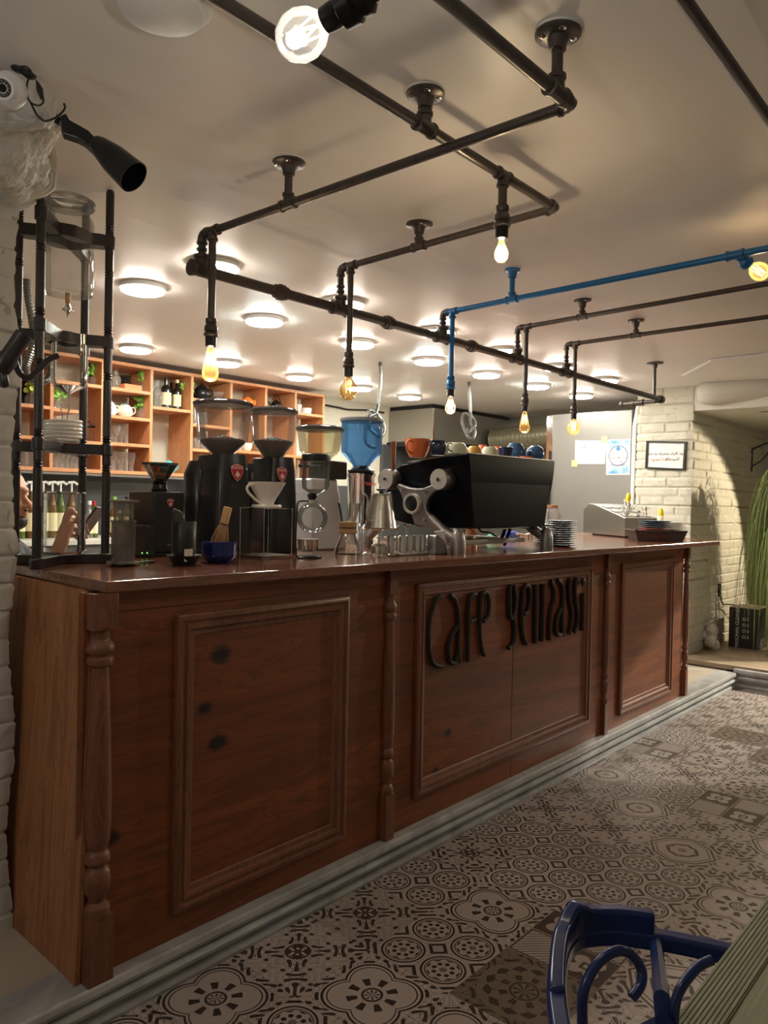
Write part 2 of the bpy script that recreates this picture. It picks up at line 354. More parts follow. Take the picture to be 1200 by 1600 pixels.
def text_mesh(name, s, size, mat, parent, origin, xdir, ydir, thick=.0006, align='CENTER'):
    c = bpy.data.curves.new(name, 'FONT'); c.body = s; c.size = size; c.align_x = align; c.align_y = 'CENTER'; c.extrude = thick
    tmp = bpy.data.objects.new(name+'_t', c); COL.objects.link(tmp)
    dg = bpy.context.evaluated_depsgraph_get(); me = bpy.data.meshes.new_from_object(tmp.evaluated_get(dg)); bpy.data.objects.remove(tmp); bpy.data.curves.remove(c)
    x = V(xdir).normalized(); y = V(ydir).normalized(); z = x.cross(y); L = ORG.get(parent.name, V((0, 0, 0))) if parent else V((0, 0, 0))
    for v in me.vertices: p = v.co.copy(); v.co = V(origin)-L+x*p.x+y*p.y+z*p.z
    me.name = name; me.materials.clear(); me.materials.append(mat)
    o = bpy.data.objects.new(name, me); COL.objects.link(o)
    if parent: o.parent = parent
    return o
CT = 1.23; PF = .12; CE = 2.53
# ================================================================== THE ROOM
# tiled floor, raised platform with marble step, ledge at the right
struct('floor', MB().box((-2.6, -3.4, -.08), (9.3, 2.2, 0)), m_floor, smooth=False)
struct('platform_floor', MB().box((-2.6, 2.05, -.05), (8.3, 6.0, PF)), m_plat, smooth=False)
prof = [(2.10, 0), (1.957, 0), (1.954, .012), (1.958, .022), (1.975, .028), (1.966, .040), (1.950, .052), (1.946, .064), (1.952, .074), (1.972, .080), (1.972, .086), (1.952, .090), (1.948, .102), (1.952, .116), (1.960, PF+.001), (2.10, PF+.001)]
jo = [-2.6, -.9, .46, 2.17, 3.93, 5.42, 6.68]
for i in range(len(jo)-1):
    a, b = jo[i]+.0012, jo[i+1]-.0012
    struct('trim_%d' % (i+1), MB().prism([(a, y, z) for y, z in prof], (b-a, 0, 0)), m_marble, smooth=False)
# ledge with marble skirting and slatted deck
lp = [(6.68+ (1.975-y if y < 2.05 else -.35), z*1.08) for y, z in prof]
struct('trim_7', MB().prism([(6.685-(1.975-y)*1 if y < 2.05 else 6.9, -3.4, z*1.25) for y, z in prof], (0, 5.38, 0)), m_marble, smooth=False)
mb = MB()
for k in range(20): x = 6.70+k*.118; mb.box((x, -3.4, .13), (x+.112, 2.45, .168))
m_deck = woodmat('ledge_deck', (.36, .27, .18), (.44, .34, .23), (.24, .17, .11), 1, (), .5, 1.2)
struct('ledge_deck', mb, m_deck, smooth=False)
# ceiling, soffit, walls
struct('ceiling', MB().box((-2.6, -3.4, CE), (9.3, 6.2, CE+.1)), m_ceil, smooth=False)
struct('ceiling_beam', MB().box((6.9, -3.4, 2.31), (9.3, 2.47, CE)), m_plast, smooth=False, bevel=.006)
struct('ceiling_box', MB().box((7.25, -3.4, 2.30), (9.2, 2.0, 2.305)), m_plast, smooth=False)
struct('wall_back', MB().box((-2.6, 5.75, 0), (9.3, 5.9, CE)), m_cream, smooth=False)
struct('wall_far', MB().box((8.2, 2.93, 0), (8.35, 5.75, CE)), m_hood, smooth=False)
struct('wall_right', MB().box((9.0, -3.4, 0), (9.15, 2.5, CE)), plain('blue_grey_wall', (.42, .43, .44), .6), smooth=False)
struct('wall_front', MB().box((-2.6, -3.6, 0), (9.3, -3.4, CE)), m_plast, smooth=False)
struct('wall_left', MB().box((-2.8, -3.6, 0), (-2.6, 6.2, CE)), m_plast, smooth=False)
struct('backsplash', MB().box((.2, 5.72, .9), (6.3, 5.75, 1.62)), (lambda t: (t.set(Base_Color=t.mix(t.M('GREATER_THAN', t.M('FRACT', t.M('MULTIPLY', t.noise(t.geo(), .0001), 1)), 2), (.085, .088, .09), (.05, .05, .05)), Roughness=.3), t.m)[1])(NT('grey_splash_tile')), smooth=False)
def brickwall(name, mat, path, z0, z1, bl=.205, bh=.068, res=.012, extra=None, seed=0, closeback=.25, amp=.010):
    """closed wall skin along a 2D path (list of points, outward on the right-hand side); every brick is pillowed, rough and uneven"""
    P = []; s = 0
    for i in range(len(path)-1):
        a = V(path[i]); b = V(path[i+1]); n = max(1, int((b-a).length/res)); d = (b-a).normalized(); nn = V((d.y, -d.x))
        for k in range(n): P.append((a+(b-a)*k/n, nn, s+(b-a).length*k/n))
        s += (b-a).length
    P.append((V(path[-1]), nn, s)); m = len(P)
    Q = []
    for i, (p, nn, ss) in enumerate(P):
        k0 = max(0, i-2); k1 = min(m-1, i+2); av = sum((P[j][1] for j in range(k0, k1+1)), V((0, 0))).normalized()
        shift = -.012*(1-abs(av.dot(nn))) ; Q.append((p+av*shift, av, ss))
    nz = int((z1-z0)/res); vs = []; fs = []
    for j in range(nz+1):
        z = z0+(z1-z0)*j/nz
        for (p, nn, ss) in Q:
            row = floor((z+.004*sin(ss*3+seed))/bh); fz = z/bh-row; off = (row % 2)*bl/2+.03*sin(row*12.9898+seed)
            bi = floor((ss+off)/bl); fx = (ss+off)/bl-bi
            e = min(fz, 1-fz)*bh; ex = min(fx, 1-fx)*bl; edge = max(0, min(e, ex))
            h = amp*min(1, (edge/.009))**.6 + .006*(noise.noise(V((row*7.3, bi*3.1, seed)))) + .006*noise.noise(V((ss*9, z*9, seed+3))) + .0035*noise.noise(V((ss*38, z*38, seed+7)))
            if noise.noise(V((ss*3.1, z*5.3, seed+20))) > .38: h = max(h, amp*.75)
            q = p+nn*h
            if extra: q = extra(q, z, ss)
            vs.append((q.x, q.y, z))
    for j in range(nz):
        for i in range(m-1): a = j*m+i; fs.append((a, a+1, a+m+1, a+m))
    mb = MB().add(vs, fs); return struct(name, mb, mat)
# left brick pier: front skin and rough outer corner
def flare(q, z, ss):
    t = max(0, min(1, (z-2.33)/.09)); t = t*t*(3-2*t); wgt = max(0, min(1, (q.x-.75)/.25))
    return V((q.x+.085*t*wgt+.010*sin(z*11)*wgt, q.y-.05*t))
brickwall('wall_brick_left', m_brickgrey, [(-2.6, 2.42), (.6, 2.42)], PF, CE, res=.03, seed=5)
brickwall('wall_brick_pier', m_brickgrey, [(.6, 2.42), (1.035, 2.42), (1.035, 2.75)], PF-.002, CE, bl=.23, bh=.085, res=.007, extra=flare, seed=2, amp=.012)
struct('wall_pier_core', MB().box((-2.6, 2.45, PF), (1.025, 2.75, CE)), m_brickgrey, smooth=False)
# right brick pier with side wall
brickwall('wall_pier_right', m_brick, [(7.3, 2.935), (6.9, 2.935), (6.9, 2.45), (9.02, 2.45)], PF, CE, bl=.22, bh=.082, res=.0125, seed=8, amp=.018)
struct('wall_pier_right_core', MB().box((6.93, 2.48, PF), (9.0, 2.92, CE)), m_brick, smooth=False)
# plaster lump and stub above the left pier
mb = MB(); mb.lathe([(0, 0), (.05, .0), (.064, .01), (.068, .2), (.068, .5)], atd(72, 160, 1.95), 20, axis=(-.75, 1, .0))
for (x, y, d, rr) in ((0, 150, 2.1, 52), (45, 150, 2.2, 40), (35, 205, 2.15, 48), (60, 190, 2.2, 34), (10, 250, 2.2, 50), (45, 255, 2.25, 32), (-20, 220, 2.1, 70), (60, 282, 2.3, 16), (20, 290, 2.3, 30)):
    mb.ball(atd(x, y, d), rr*d/FPX, 14, (1, 1.0, 1))
o = struct('wall_corbel', mb, m_brickgrey); rm = o.modifiers.new('r', 'REMESH'); rm.mode = 'VOXEL'; rm.voxel_size = .009
tx = bpy.data.textures.new('rough', 'CLOUDS'); tx.noise_scale = .11; dm = o.modifiers.new('d', 'DISPLACE'); dm.texture = tx; dm.strength = .018; dm.mid_level = .5
tx2 = bpy.data.textures.new('rough_fine', 'CLOUDS'); tx2.noise_scale = .022; tx2.noise_depth = 3; dm = o.modifiers.new('d2', 'DISPLACE'); dm.texture = tx2; dm.strength = .014; dm.mid_level = .5
# cable trunking and duct elbow at the right, ceiling line
a = onz(1066, 586, CE-.012); b = onz(1112, 562, CE-.012); c = onz(1200, 553, CE-.012); c2 = c+(c-b)*1.2
struct('trim_8', MB().tube([a, b], .012, 4), m_whitep, smooth=False); struct('trim_9', MB().tube([b, c2], .014, 4), m_whitep, smooth=False)
mb = MB(); e1 = V((6.80, 2.36, 2.44)); mb.lathe([(0, -.02), (.07, -.01), (.095, .03), (.10, .1), (.10, .52), (.085, .55), (0, .56)], e1, 24, axis=(.25, -1, .1))
tag(mb.build('duct_stub', m_plast), 'white plastered duct stub curving out under the ceiling above the brick pillar', 'duct')
# far kitchen: hood, dark panel, spiral duct, fridge
hood = thing('extractor_hood', 'large stainless steel extractor hood hanging from the ceiling at the back', 'hood', (6.64, 5.1, 2.1))
MB().box((6.64, 5.11, 2.13), (8.2, 5.75, 2.485)).build('hood_body', m_hood, hood, smooth=False, bevel=.004)
MB().box((6.61, 5.08, 2.075), (8.2, 5.75, 2.13)).build('rim', m_black, hood, smooth=False, bevel=.004)
MB().cyl((6.64, 5.11, 2.13), (6.64, 5.11, 2.48), .009, 6).build('edge_strip', m_chrome, hood)
struct('trim_10', MB().box((6.66, 5.14, 2.485), (8.2, 5.75, CE)), m_black, smooth=False)  # solid black block standing in for the shade between hood and ceiling
struct('wall_kitchen', MB().box((6.5, 5.70, PF), (8.2, 5.75, 2.1)), m_dkgrey, smooth=False)
p0 = V((7.75, 5.05, 2.21)); p1 = V((7.75, 4.2, 2.25))
mb = MB(); mb.tube([p0+(p1-p0)*t/60*1.25 for t in range(61)], [.135+(.004 if t % 3 == 0 else 0) for t in range(61)], 24)
tag(mb.build('ventilation_duct', plain('galvanised_olive', (.33, .31, .22), .4, .6, .15, 8)), 'wide spiral ventilation duct running to the steel fridge', 'duct')
FX = 6.94
fr = thing('steel_fridge', 'tall stainless steel fridge with notices taped on its side', 'fridge', (FX, 3.1, PF))
fa = onx(988, 640, FX); fb = onx(985, 832, FX); fc = onx(855, 648, FX)
MB().box((FX, fa.y, PF+.05), (FX+.55, fc.y, fa.z)).build('cabinet_body', m_fridge, fr, bevel=.006, smooth=False)
MB().box((FX-.012, fc.y-.07, 1.72), (FX, fc.y-.005, fa.z-.01)).build('door_edge', m_chrome, fr, smooth=False)
q = onx(861, 705, FX); MB().box((FX-.03, fc.y-.06, 1.2), (FX-.012, fc.y-.045, q.z)).build('door_seal', m_black, fr, smooth=False)
for (x, y) in ((FX+.05, fa.y+.05), (FX+.5, fa.y+.05), (FX+.05, fc.y-.05), (FX+.5, fc.y-.05)): MB().cyl((x, y, PF), (x, y, PF+.055), .02).build('leg', m_black, fr)
MB().tube([(6.90, 2.975, PF), (6.90, 2.975, 1.6), (6.91, 2.975, 2.2), (7.0, 2.975, 2.45)], .02, 10).build('water_pipe', m_whitep)
tag(bpy.data.objects['water_pipe'], 'thin white pipe running up between fridge and brick pillar', 'pipe')
def sheet(name, label, cat, pts, X, mat, off=.004, parent=None):
    P = [onx(x, y, X-off) for x, y in pts]; o = MB().prism(P, (.0015, 0, 0)).build(name, mat, parent, smooth=False)
    if not parent: tag(o, label, cat)
    return o
n1 = thing('paper_notice', 'white landscape paper notice with faint printed border taped on the fridge', 'notice', onx(924, 708, FX-.004))
sheet('sheet', '', '', [(899, 688), (947, 689), (945, 725), (898, 725)], FX, m_paper, .004, n1)
m_lav = plain('pale_grey_print', (.55, .53, .60), .7); m_ink = plain('black_ink', (.03, .03, .05), .7); m_inkred = plain('red_ink', (.5, .06, .05), .7)
P = [onx(x, y, FX-.0062) for x, y in ((904, 694), (941, 694), (940, 719), (904, 719))]
MB().tube(P+[P[0]], .0018, 4, cap=False).build('printed_border', m_lav, n1); P = [onx(x, y, FX-.0062) for x, y in ((907, 697), (938, 697), (937, 716), (907, 716))]
MB().tube(P+[P[0]], .0012, 4, cap=False).build('inner_border', m_lav, n1)
MB().ball(onx(912.5, 699, FX-.006), .008, 8, (.15, 1.2, .6)).build('printed_mark', m_ink, n1)
for k, (x, y) in enumerate(((944, 687), (897, 724))):
    sheet('tape_patch', ('yellow sticky tape on the upper right corner of the paper notice', 'yellow sticky tape on the lower left corner of the paper notice')[k], 'tape', [(x-4, y-5), (x+5, y-5), (x+5, y+5), (x-4, y+5)], FX, m_tape, .008)
def pm():
    t = NT('blue_sky_poster'); v = t.geo(); s = t.n('ShaderNodeSeparateXYZ'); t.link(v, s.inputs[0]); zc = onx(966, 715, FX).z
    a = t.M('MULTIPLY', t.M('ABSOLUTE', t.M('SUBTRACT', s.outputs[2], zc)), 6.5, clamp=True); n = t.noise(v, 14, 3)
    t.set(Base_Color=t.mix(t.M('MULTIPLY', a, t.M('MULTIPLY', n, 1.7), clamp=True), (.75, .82, .88), (.10, .32, .66)), Roughness=.5); return t.m
po = thing('blue_poster', 'blue and white poster with a round emblem taped at the fridge edge', 'poster', onx(966, 715, FX-.004))
sheet('border', '', '', [(947, 687), (985, 686), (984, 742), (947, 742)], FX, m_paper, .0035, po); sheet('printed_face', '', '', [(949, 689), (983, 688), (982, 740), (949, 740)], FX, pm(), .005, po)
pc = onx(966, 712, FX-.0065); R_ = .092
MB().lathe([(0, 0), (R_, 0), (R_, .0008), (0, .0008)], pc, 32, axis=(-1, 0, 0)).build('round_panel', m_paper, po, smooth=False)
MB().tube([pc+V((-.001, R_*cos(a), R_*sin(a))) for a in [2*pi*k/32 for k in range(33)]], .003, 6, cap=False).build('ring', plain('navy_print', (.05, .08, .2), .5), po)
MB().lathe([(0, 0), (.022, 0), (.022, .0008), (0, .0008)], onx(966, 701, FX-.0077), 16, axis=(-1, 0, 0)).build('emblem', plain('mid_blue_print', (.08, .25, .5), .5), po)
PZ = '\ufe8d'
try:
    text_mesh('poster_text', 'ﯽﺘﺷﺍﺪﻬﺑ ﺪﺣﺍﻭ', .034, m_ink, po, onx(966, 714, FX-.0078), (0, -1, 0), (0, 0, 1)); text_mesh('poster_small_text', 'ﯽﺋﺍﺬﻏ ﺩﺍﻮﻣ', .026, m_ink, po, onx(965, 721, FX-.0078), (0, -1, 0), (0, 0, 1)); text_mesh('poster_red_text', 'ﻉﻮﻨﻤﻣ ﻥﺎﯿﻠﻗ ﻭ ﺭﺎﮕﯿﺳ', .018, m_inkred, po, onx(965, 726, FX-.0078), (0, -1, 0), (0, 0, 1))
except Exception as e: print(e)
# framed notice on the pillar
ff = thing('framed_notice', 'black framed notice with two lines of script on the cream brick pillar', 'frame', onx(1041, 712, 6.885))
c0 = [onx(x, y, 6.88) for x, y in ((1011, 689), (1074, 690), (1071, 735), (1009, 732))]
ctr = sum(c0, V((0, 0, 0)))/4; inn = [p+(ctr-p)*.11 for p in c0]
mb = MB()
for i in range(4): j = (i+1) % 4; mb.prism([c0[i], c0[j], inn[j], inn[i]], (-.018, 0, 0))
mb.build('frame_border', m_black, ff, smooth=False)
MB().prism([p+(ctr-p)*.10 for p in c0], (-.004, 0, 0)).build('printed_sheet', m_paper, ff, smooth=False)
text_mesh('upper_line', 'ﻞﺧﺍﺩ ﻪﺑ ﻪﻗﺮﻔﺘﻣ ﺩﺍﺮﻓﺍ ﺩﻭﺭﻭ', .036, m_ink, ff, V((6.874, ctr.y+.004, ctr.z+.016)), (0, -1, 0), (0, 0, 1))
text_mesh('lower_line', 'ﻪﻧﺎﺧﺰﭙﺷﺁ', .036, m_ink, ff, V((6.874, ctr.y-.06, ctr.z-.034)), (0, -1, 0), (0, 0, 1))
text_mesh('lower_line_red', 'ﻉﻮﻨﻤﻣ ًﺍﺪﯿﮐﺍ', .036, m_inkred, ff, V((6.874, ctr.y+.055, ctr.z-.034)), (0, -1, 0), (0, 0, 1))
# ================================================================== THE COUNTER
YF = 2.0; X0 = 1.045; X1 = 5.535
counter = thing('bar_counter', 'long reddish brown wooden bar counter with panels, turned posts and carved lettering', 'counter', (X0, YF, PF))
MB().box((X0+.01, YF, PF), (X1, YF+.03, 1.197)).build('front_board', m_front, counter, smooth=False)
sb = [onz(30, 1445, PF), onz(118, 1545, PF)]
MB().hexa([(X0, YF+.015, PF), (X0+.025, YF+.015, PF), (X0+.05, 2.88, PF), (X0+.025, 2.88, PF)], [(X0+.040, YF+.015, 1.197), (X0+.062, YF+.015, 1.197), (X0+.10, 2.88, 1.197), (X0+.075, 2.88, 1.197)]).build('side_board', m_side, counter, smooth=False)
MB().hexa([(X0-.004, YF-.004, PF), (X0+.01, YF-.004, PF), (X0+.012, YF+.055, PF), (X0-.002, YF+.055, PF)], [(X0+.032, YF-.004, 1.197), (X0+.048, YF-.004, 1.197), (X0+.052, YF+.055, 1.197), (X0+.036, YF+.055, 1.197)]).build('corner_strip', m_side, counter, smooth=False)
MB().box((X1-.03, YF+.03, PF), (X1, 2.9, 1.197)).build('end_board', m_front, counter, smooth=False)
MB().box((X0+.1, YF+.0, 1.14), (X1, YF-.006, 1.197)).build('top_rail', m_front, counter, smooth=False)
# moulded panel frames
def frame(name, x0, x1, z0, z1):
    prof = [(0, 0), (.0, .016), (.008, .022), (.018, .022), (.022, .014), (.03, .012), (.036, .018), (.046, .016), (.052, .006), (.066, .004), (.07, 0)]
    cor = [(x0, z0), (x1, z0), (x1, z1), (x0, z1)]; inw = [(1, 1), (-1, 1), (-1, -1), (1, -1)]
    rings = [[V((c[0]+i[0]*p, YF-h, c[1]+i[1]*p)) for p, h in prof] for c, i in zip(cor, inw)]; rings.append(rings[0])
    MB().loft(rings, cap=False).build(name, m_post, counter)
pz = lambda p: ony(p[0], p[1], YF)
for (tl, tr, br, bl) in (((278, 957), (547.5, 932.6), (530, 1308), (262, 1433)), ((649, 911), (922, 884.5), (917, 1124), (643.5, 1253.6)), ((970, 880), (1050, 872), (1046, 1082), (963, 1117))):
    x0 = (pz(tl).x+pz(bl).x)/2; x1 = (pz(tr).x+pz(br).x)/2; z1 = (pz(tl).z+pz(tr).z)/2; z0 = (pz(bl).z+pz(br).z)/2
    frame('panel_moulding', x0, x1, z0, z1)
MB().box((ony(802, 1000, YF).x-.0015, YF-.001, PF), (ony(802, 1000, YF).x+.0015, YF+.01, 1.14)).build('board_joint', m_black, counter, smooth=False)
# turned posts
def turned(xc, wblk, r):
    mb = MB(); y = YF-.002; z0 = PF; H_ = 1.197-PF; b = wblk/2
    P_ = [(0, .9), (.015, 1.0), (.19, 1.0)]
    mb.box((xc-b, y-b*1.1, z0), (xc+b, y+b*.6, z0+.185))
    mb.box((xc-b, y-b*1.1, 1.197-.10), (xc+b, y+b*.6, 1.197))
    prof = [(b*.95, .18), (b*1.02, .195), (b*.98, .21), (b*.6, .222), (b*.66, .235), (b*.98, .255), (b*1.05, .285), (b*.95, .31), (b*.62, .322), (b*.95, .332), (b*1.0, .345), (b*.88, .357), (b*.70, .365), (b*.9, .39), (b*1.02, .45), (b*1.0, .55), (b*.88, .70), (b*.72, .83), (b*.66, .872), (b*.95, .88), (b*1.02, .89), (b*.95, .90), (b*.75, .905), (b*1.02, .915), (b*1.08, .925), (b*.95, .938), (b*.68, .950), (b*.72, .975), (b*.95, .985), (b*.95, H_-.095)]
    mb.lathe([(rr, zz+z0) for rr, zz in prof], (xc, y-b*.25, 0), 24)
    return mb.build('turned_post', m_post, counter, bevel=.003)
for px_, w_ in ((604, .052), (941.5, .045), (1066, .045)):
    turned(pz((px_, 1100)).x, w_, 0)
turned(X0+.052, .074, 0)
# carved lettering from dark bent tube strokes
L1 = [[(310, 470), (240, 500), (185, 640), (140, 820), (130, 1000), (135, 1200), (180, 1370), (250, 1425), (320, 1430)],
      [(430, 450), (490, 500), (530, 640), (545, 800), (545, 1000), (540, 1200), (555, 1375)], [(532, 870), (450, 1000), (405, 1150), (412, 1300), (440, 1385), (500, 1370), (535, 1250)],
      [(790, 430), (730, 440), (692, 520), (682, 700), (676, 1000), (672, 1370)], [(700, 810), (735, 800), (772, 765)],
      [(905, 1280), (870, 1200), (842, 1000), (840, 800), (850, 550), (870, 430), (930, 405), (962, 480), (966, 620), (945, 740), (885, 810)]]
L2 = [[(130, 350), (124, 550), (130, 720), (150, 770), (185, 690), (205, 520), (182, 365)], [(165, 730), (190, 850), (185, 1020), (155, 1110), (112, 1140)],
      [(335, 1090), (300, 1000), (280, 850), (280, 650), (300, 420), (340, 355), (378, 420), (380, 580), (350, 680), (308, 715)],
      [(452, 345), (450, 700), (446, 1080)], [(548, 340), (540, 700), (530, 1055)], [(640, 300), (680, 400), (685, 530), (650, 640), (630, 800), (625, 1040)],
      [(725, 285), (780, 350), (792, 500), (786, 700), (785, 850), (792, 985)], [(770, 640), (722, 760), (705, 900), (728, 975), (775, 970)],
      [(880, 262), (868, 400), (880, 550), (905, 700), (897, 850), (868, 962)], [(958, 260), (945, 400), (952, 550), (977, 700), (970, 850), (935, 938)], [(1045, 455), (1041, 700), (1036, 920)]]
m_letter = plain('dark_rope_brown', (.030, .020, .015), .6, 0, .3, 60, Specular_IOR_Level=.25)
lt = thing('letter_sign', 'dark bent tube lettering reading cafe yemrassi mounted on the middle counter panel', 'lettering', pz((790, 960)))
for i, st in enumerate(L1+L2):
    sc, ox, oy = ((8.89, 655, 880) if i < len(L1) else (8.0, 780, 870)); P = [ony(ox+x/sc, oy+y/sc, YF-.012) for x, y in st]
    MB().tube(smoothpath(P, 5), .0105 if i < len(L1) else .0115, 8).build('letter_stroke', m_letter, lt)
MB().ball(ony(780+1048/8, 870+312/8, YF-.016), .024, 12, (1, .5, 1)).build('letter_dot', m_letter, lt)
# worktop
wt = [(166, 909), (1125, 845)]
A = onz(166, 909, CT); B = onz(1125, 845, CT); poly = [A, B, V((6.2, 2.30, CT)), V((6.32, 2.5, CT)), V((6.32, 3.12, CT)), V((2.6, 3.12, CT)), V((2.4, 2.92, CT)), V((1.15, 2.92, CT)), V((A.x+.03, 2.42, CT))]
top = MB().prism([p-V((0, 0, .032)) for p in poly], (0, 0, .032)).build('worktop', m_top, None, bevel=.003, smooth=False)
tag(top, 'long varnished reddish wooden worktop lying over the whole bar counter', 'worktop')
# counter back carcass below (staff side)
MB().box((2.6, 3.06, PF), (X1, 3.09, 1.197)).build('back_board', m_front, counter, smooth=False); MB().box((X0+.1, 2.86, PF), (2.4, 2.89, 1.197)).build('back_board', m_front, counter, smooth=False)
# ================================================================== PIPES
def pipeline(th, pts, r, mat, fit=(), name='pipe'):
    MB().tube(pts, r, 14).build(name, mat, th)
def tee(th, p, ax, r, mat, br=None, name='tee_fitting'):
    ax = V(ax).normalized(); p = V(p); mb = MB(); mb.lathe([(r*1.18, -r*2.4), (r*1.42, -r*2.3), (r*1.42, -r*1.8), (r*1.22, -r*1.6), (r*1.22, r*1.6), (r*1.42, r*1.8), (r*1.42, r*2.3), (r*1.18, r*2.4)], p, 16, axis=ax)
    if br is not None:
        b = V(br).normalized(); mb.lathe([(r*1.2, 0), (r*1.2, r*1.8), (r*1.42, r*1.9), (r*1.42, r*2.5), (r*1.15, r*2.6)], p, 16, axis=b)
    mb.build(name, mat, th)
def elbow(th, p, a, b, r, mat):
    """bend at p joining directions a and b"""
    a = V(a).normalized(); b = V(b).normalized(); p = V(p); q = r*2.4
    pts = [p+a*q, p+a*q*.5, p+a*q*.18+b*q*.18, p+b*q*.5, p+b*q]
    mb = MB().tube(smoothpath(pts, 4), r*1.25, 14)
    for d in (a, b): mb.lathe([(r*1.2, -r*.6), (r*1.45, -r*.5), (r*1.45, r*.1), (r*1.2, r*.2)], p+d*q, 14, axis=d)
    mb.build('elbow_fitting', mat, th)
def flange(th, x, y, z1, r, mat, R=.05, tilt=None):
    """round ceiling plate with four screws and a short stem down to z1"""
    f = MB().lathe([(0, CE), (R*1.04, CE), (R*1.04, CE-.004)], (x, y, 0), 28).build('plate_rim', m_whitep, th)
    mb = MB(); mb.lathe([(R, CE-.003), (R, CE-.009), (R*.93, CE-.012), (r*1.9, CE-.016), (r*1.5, CE-.035), (r*1.5, CE-.042), (r*.9, CE-.043)], (x, y, 0), 28); g = mb.build('ceiling_plate', mat, th)
    for k in range(4):
        a = pi/4+k*pi/2; MB().lathe([(.009, 0), (.009, -.002), (.005, -.0045), (0, -.005)], (x+R*.68*cos(a), y+R*.68*sin(a), CE-.0125), 10).build('screw', m_chrome, g)
    MB().tube([(x, y, CE-.02), (x, y, z1)], r, 14).build('stem_pipe', mat, th)
def socket(th, p, ax, r, mat, mat2):
    ax = V(ax).normalized(); p = V(p)
    MB().lathe([(r*1.1, -.0), (r*1.45, .003), (r*1.45, .018), (r*1.25, .022), (r*1.7, .03), (r*1.75, .045), (r*1.45, .05), (r*1.9, .056), (r*1.9, .062), (r*1.6, .066)], p, 18, axis=ax).build('socket_collar', mat, th)
    MB().lathe([(r*1.4, .064), (r*1.45, .07), (r*1.4, .10), (r*.9, .104)], p, 18, axis=ax).build('lamp_socket', mat2, th)
def bulb(th, p, ax, prof, glass, fil, power=0, pc=(1, .88, .74), loops=4, rad_=.012, length=.05, start=.02):
    ax = V(ax).normalized(); p = V(p)
    b = MB().lathe(prof, p, 24, axis=ax, closed=False).build('light_bulb', glass, th)
    A_ = ax.orthogonal().normalized(); B_ = ax.cross(A_)
    mb = MB(); n = loops*2; pts = [p+ax*(start+(length if k % 2 else 0))+A_*(rad_*cos(2*pi*k/n))+B_*(rad_*sin(2*pi*k/n)) for k in range(n+1)]
    mb.tube(pts, .0011, 5); mb.build('filament', fil, b)
    MB().tube([p-ax*.002, p+ax*(start)], .003, 6).build('bulb_stem', m_glass, b)
    if power: lamp('bulb_light', 'POINT', p+ax*(start+length/2), power, pc, .02)
f_hot = glow('filament_hot', (1, .72, .36), 130); f_warm = glow('filament_warm', (1, .55, .18), 22); f_dim = glow('filament_dim', (1, .6, .25), 6)
P_pear = [(.011, 0), (.0125, .006), (.013, .018), (.019, .032), (.027, .05), (.0295, .065), (.026, .082), (.015, .094), (0, .098)]
P_edison = [(.011, 0), (.013, .01), (.018, .035), (.026, .07), (.0305, .095), (.029, .112), (.018, .126), (0, .131)]
P_globe = [(.011, 0), (.013, .008), (.02, .018), (.034, .034), (.0415, .055), (.041, .075), (.031, .096), (.016, .107), (0, .110)]
def sc(P, k): return [(a*k, b*k) for a, b in P]
ZA = 2.395; ZB = 2.44; ZC = 2.39; ZM = 2.27
R1 = .0135
dn = V((0, 0, -1)); dx = V((1, 0, 0)); dy = V((0, 1, 0))
# main pipe above the counter
m0 = onz(322, 424, ZM); m1 = onz(1032, 624, ZM)
main = thing('main_pipe', 'thick black iron pipe hanging level above the counter front with ring couplings', 'pipe', (m0+m1)/2)
MB().tube([m0, m1], .0195, 16).build('pipe', m_pipe, main)
dm_ = (m1-m0).normalized()
for x, y in ((430, 459), (596, 506), (722, 543), (835, 578), (912, 598)):
    if x in (835, 912): continue
    q = onz(x, y, ZM); q = m0+dm_*((q-m0).dot(dm_)); MB().lathe([(.021, -.03), (.026, -.028), (.026, -.012), (.031, -.010), (.031, .010), (.026, .012), (.026, .028), (.021, .03)], q, 18, axis=dm_).build('coupling', m_pipe, main)
q = m0+dm_*((onz(835, 578, ZM)-m0).dot(dm_)); 
MB().lathe([(.021, -.02), (.031, -.018), (.031, .018), (.021, .02)], m1, 16, axis=dm_).build('end_cap', m_pipe, main)
s0 = onz(1005, 590, CE); s0 = V((m1.x-.12, m1.y, CE)); flange(main, s0.x, s0.y, ZM, .011, m_pipe, .06)
e0 = onz(972, 632, ZM-.02); e1_ = onz(1025, 627, ZM-.02); MB().tube([e0, e1_], .016, 12).build('short_pipe', m_pipe, main); tee(main, (e0+e1_)/2, e1_-e0, .018, m_pipe); MB().ball(e0, .024, 12).build('end_fitting', m_pipe, main)
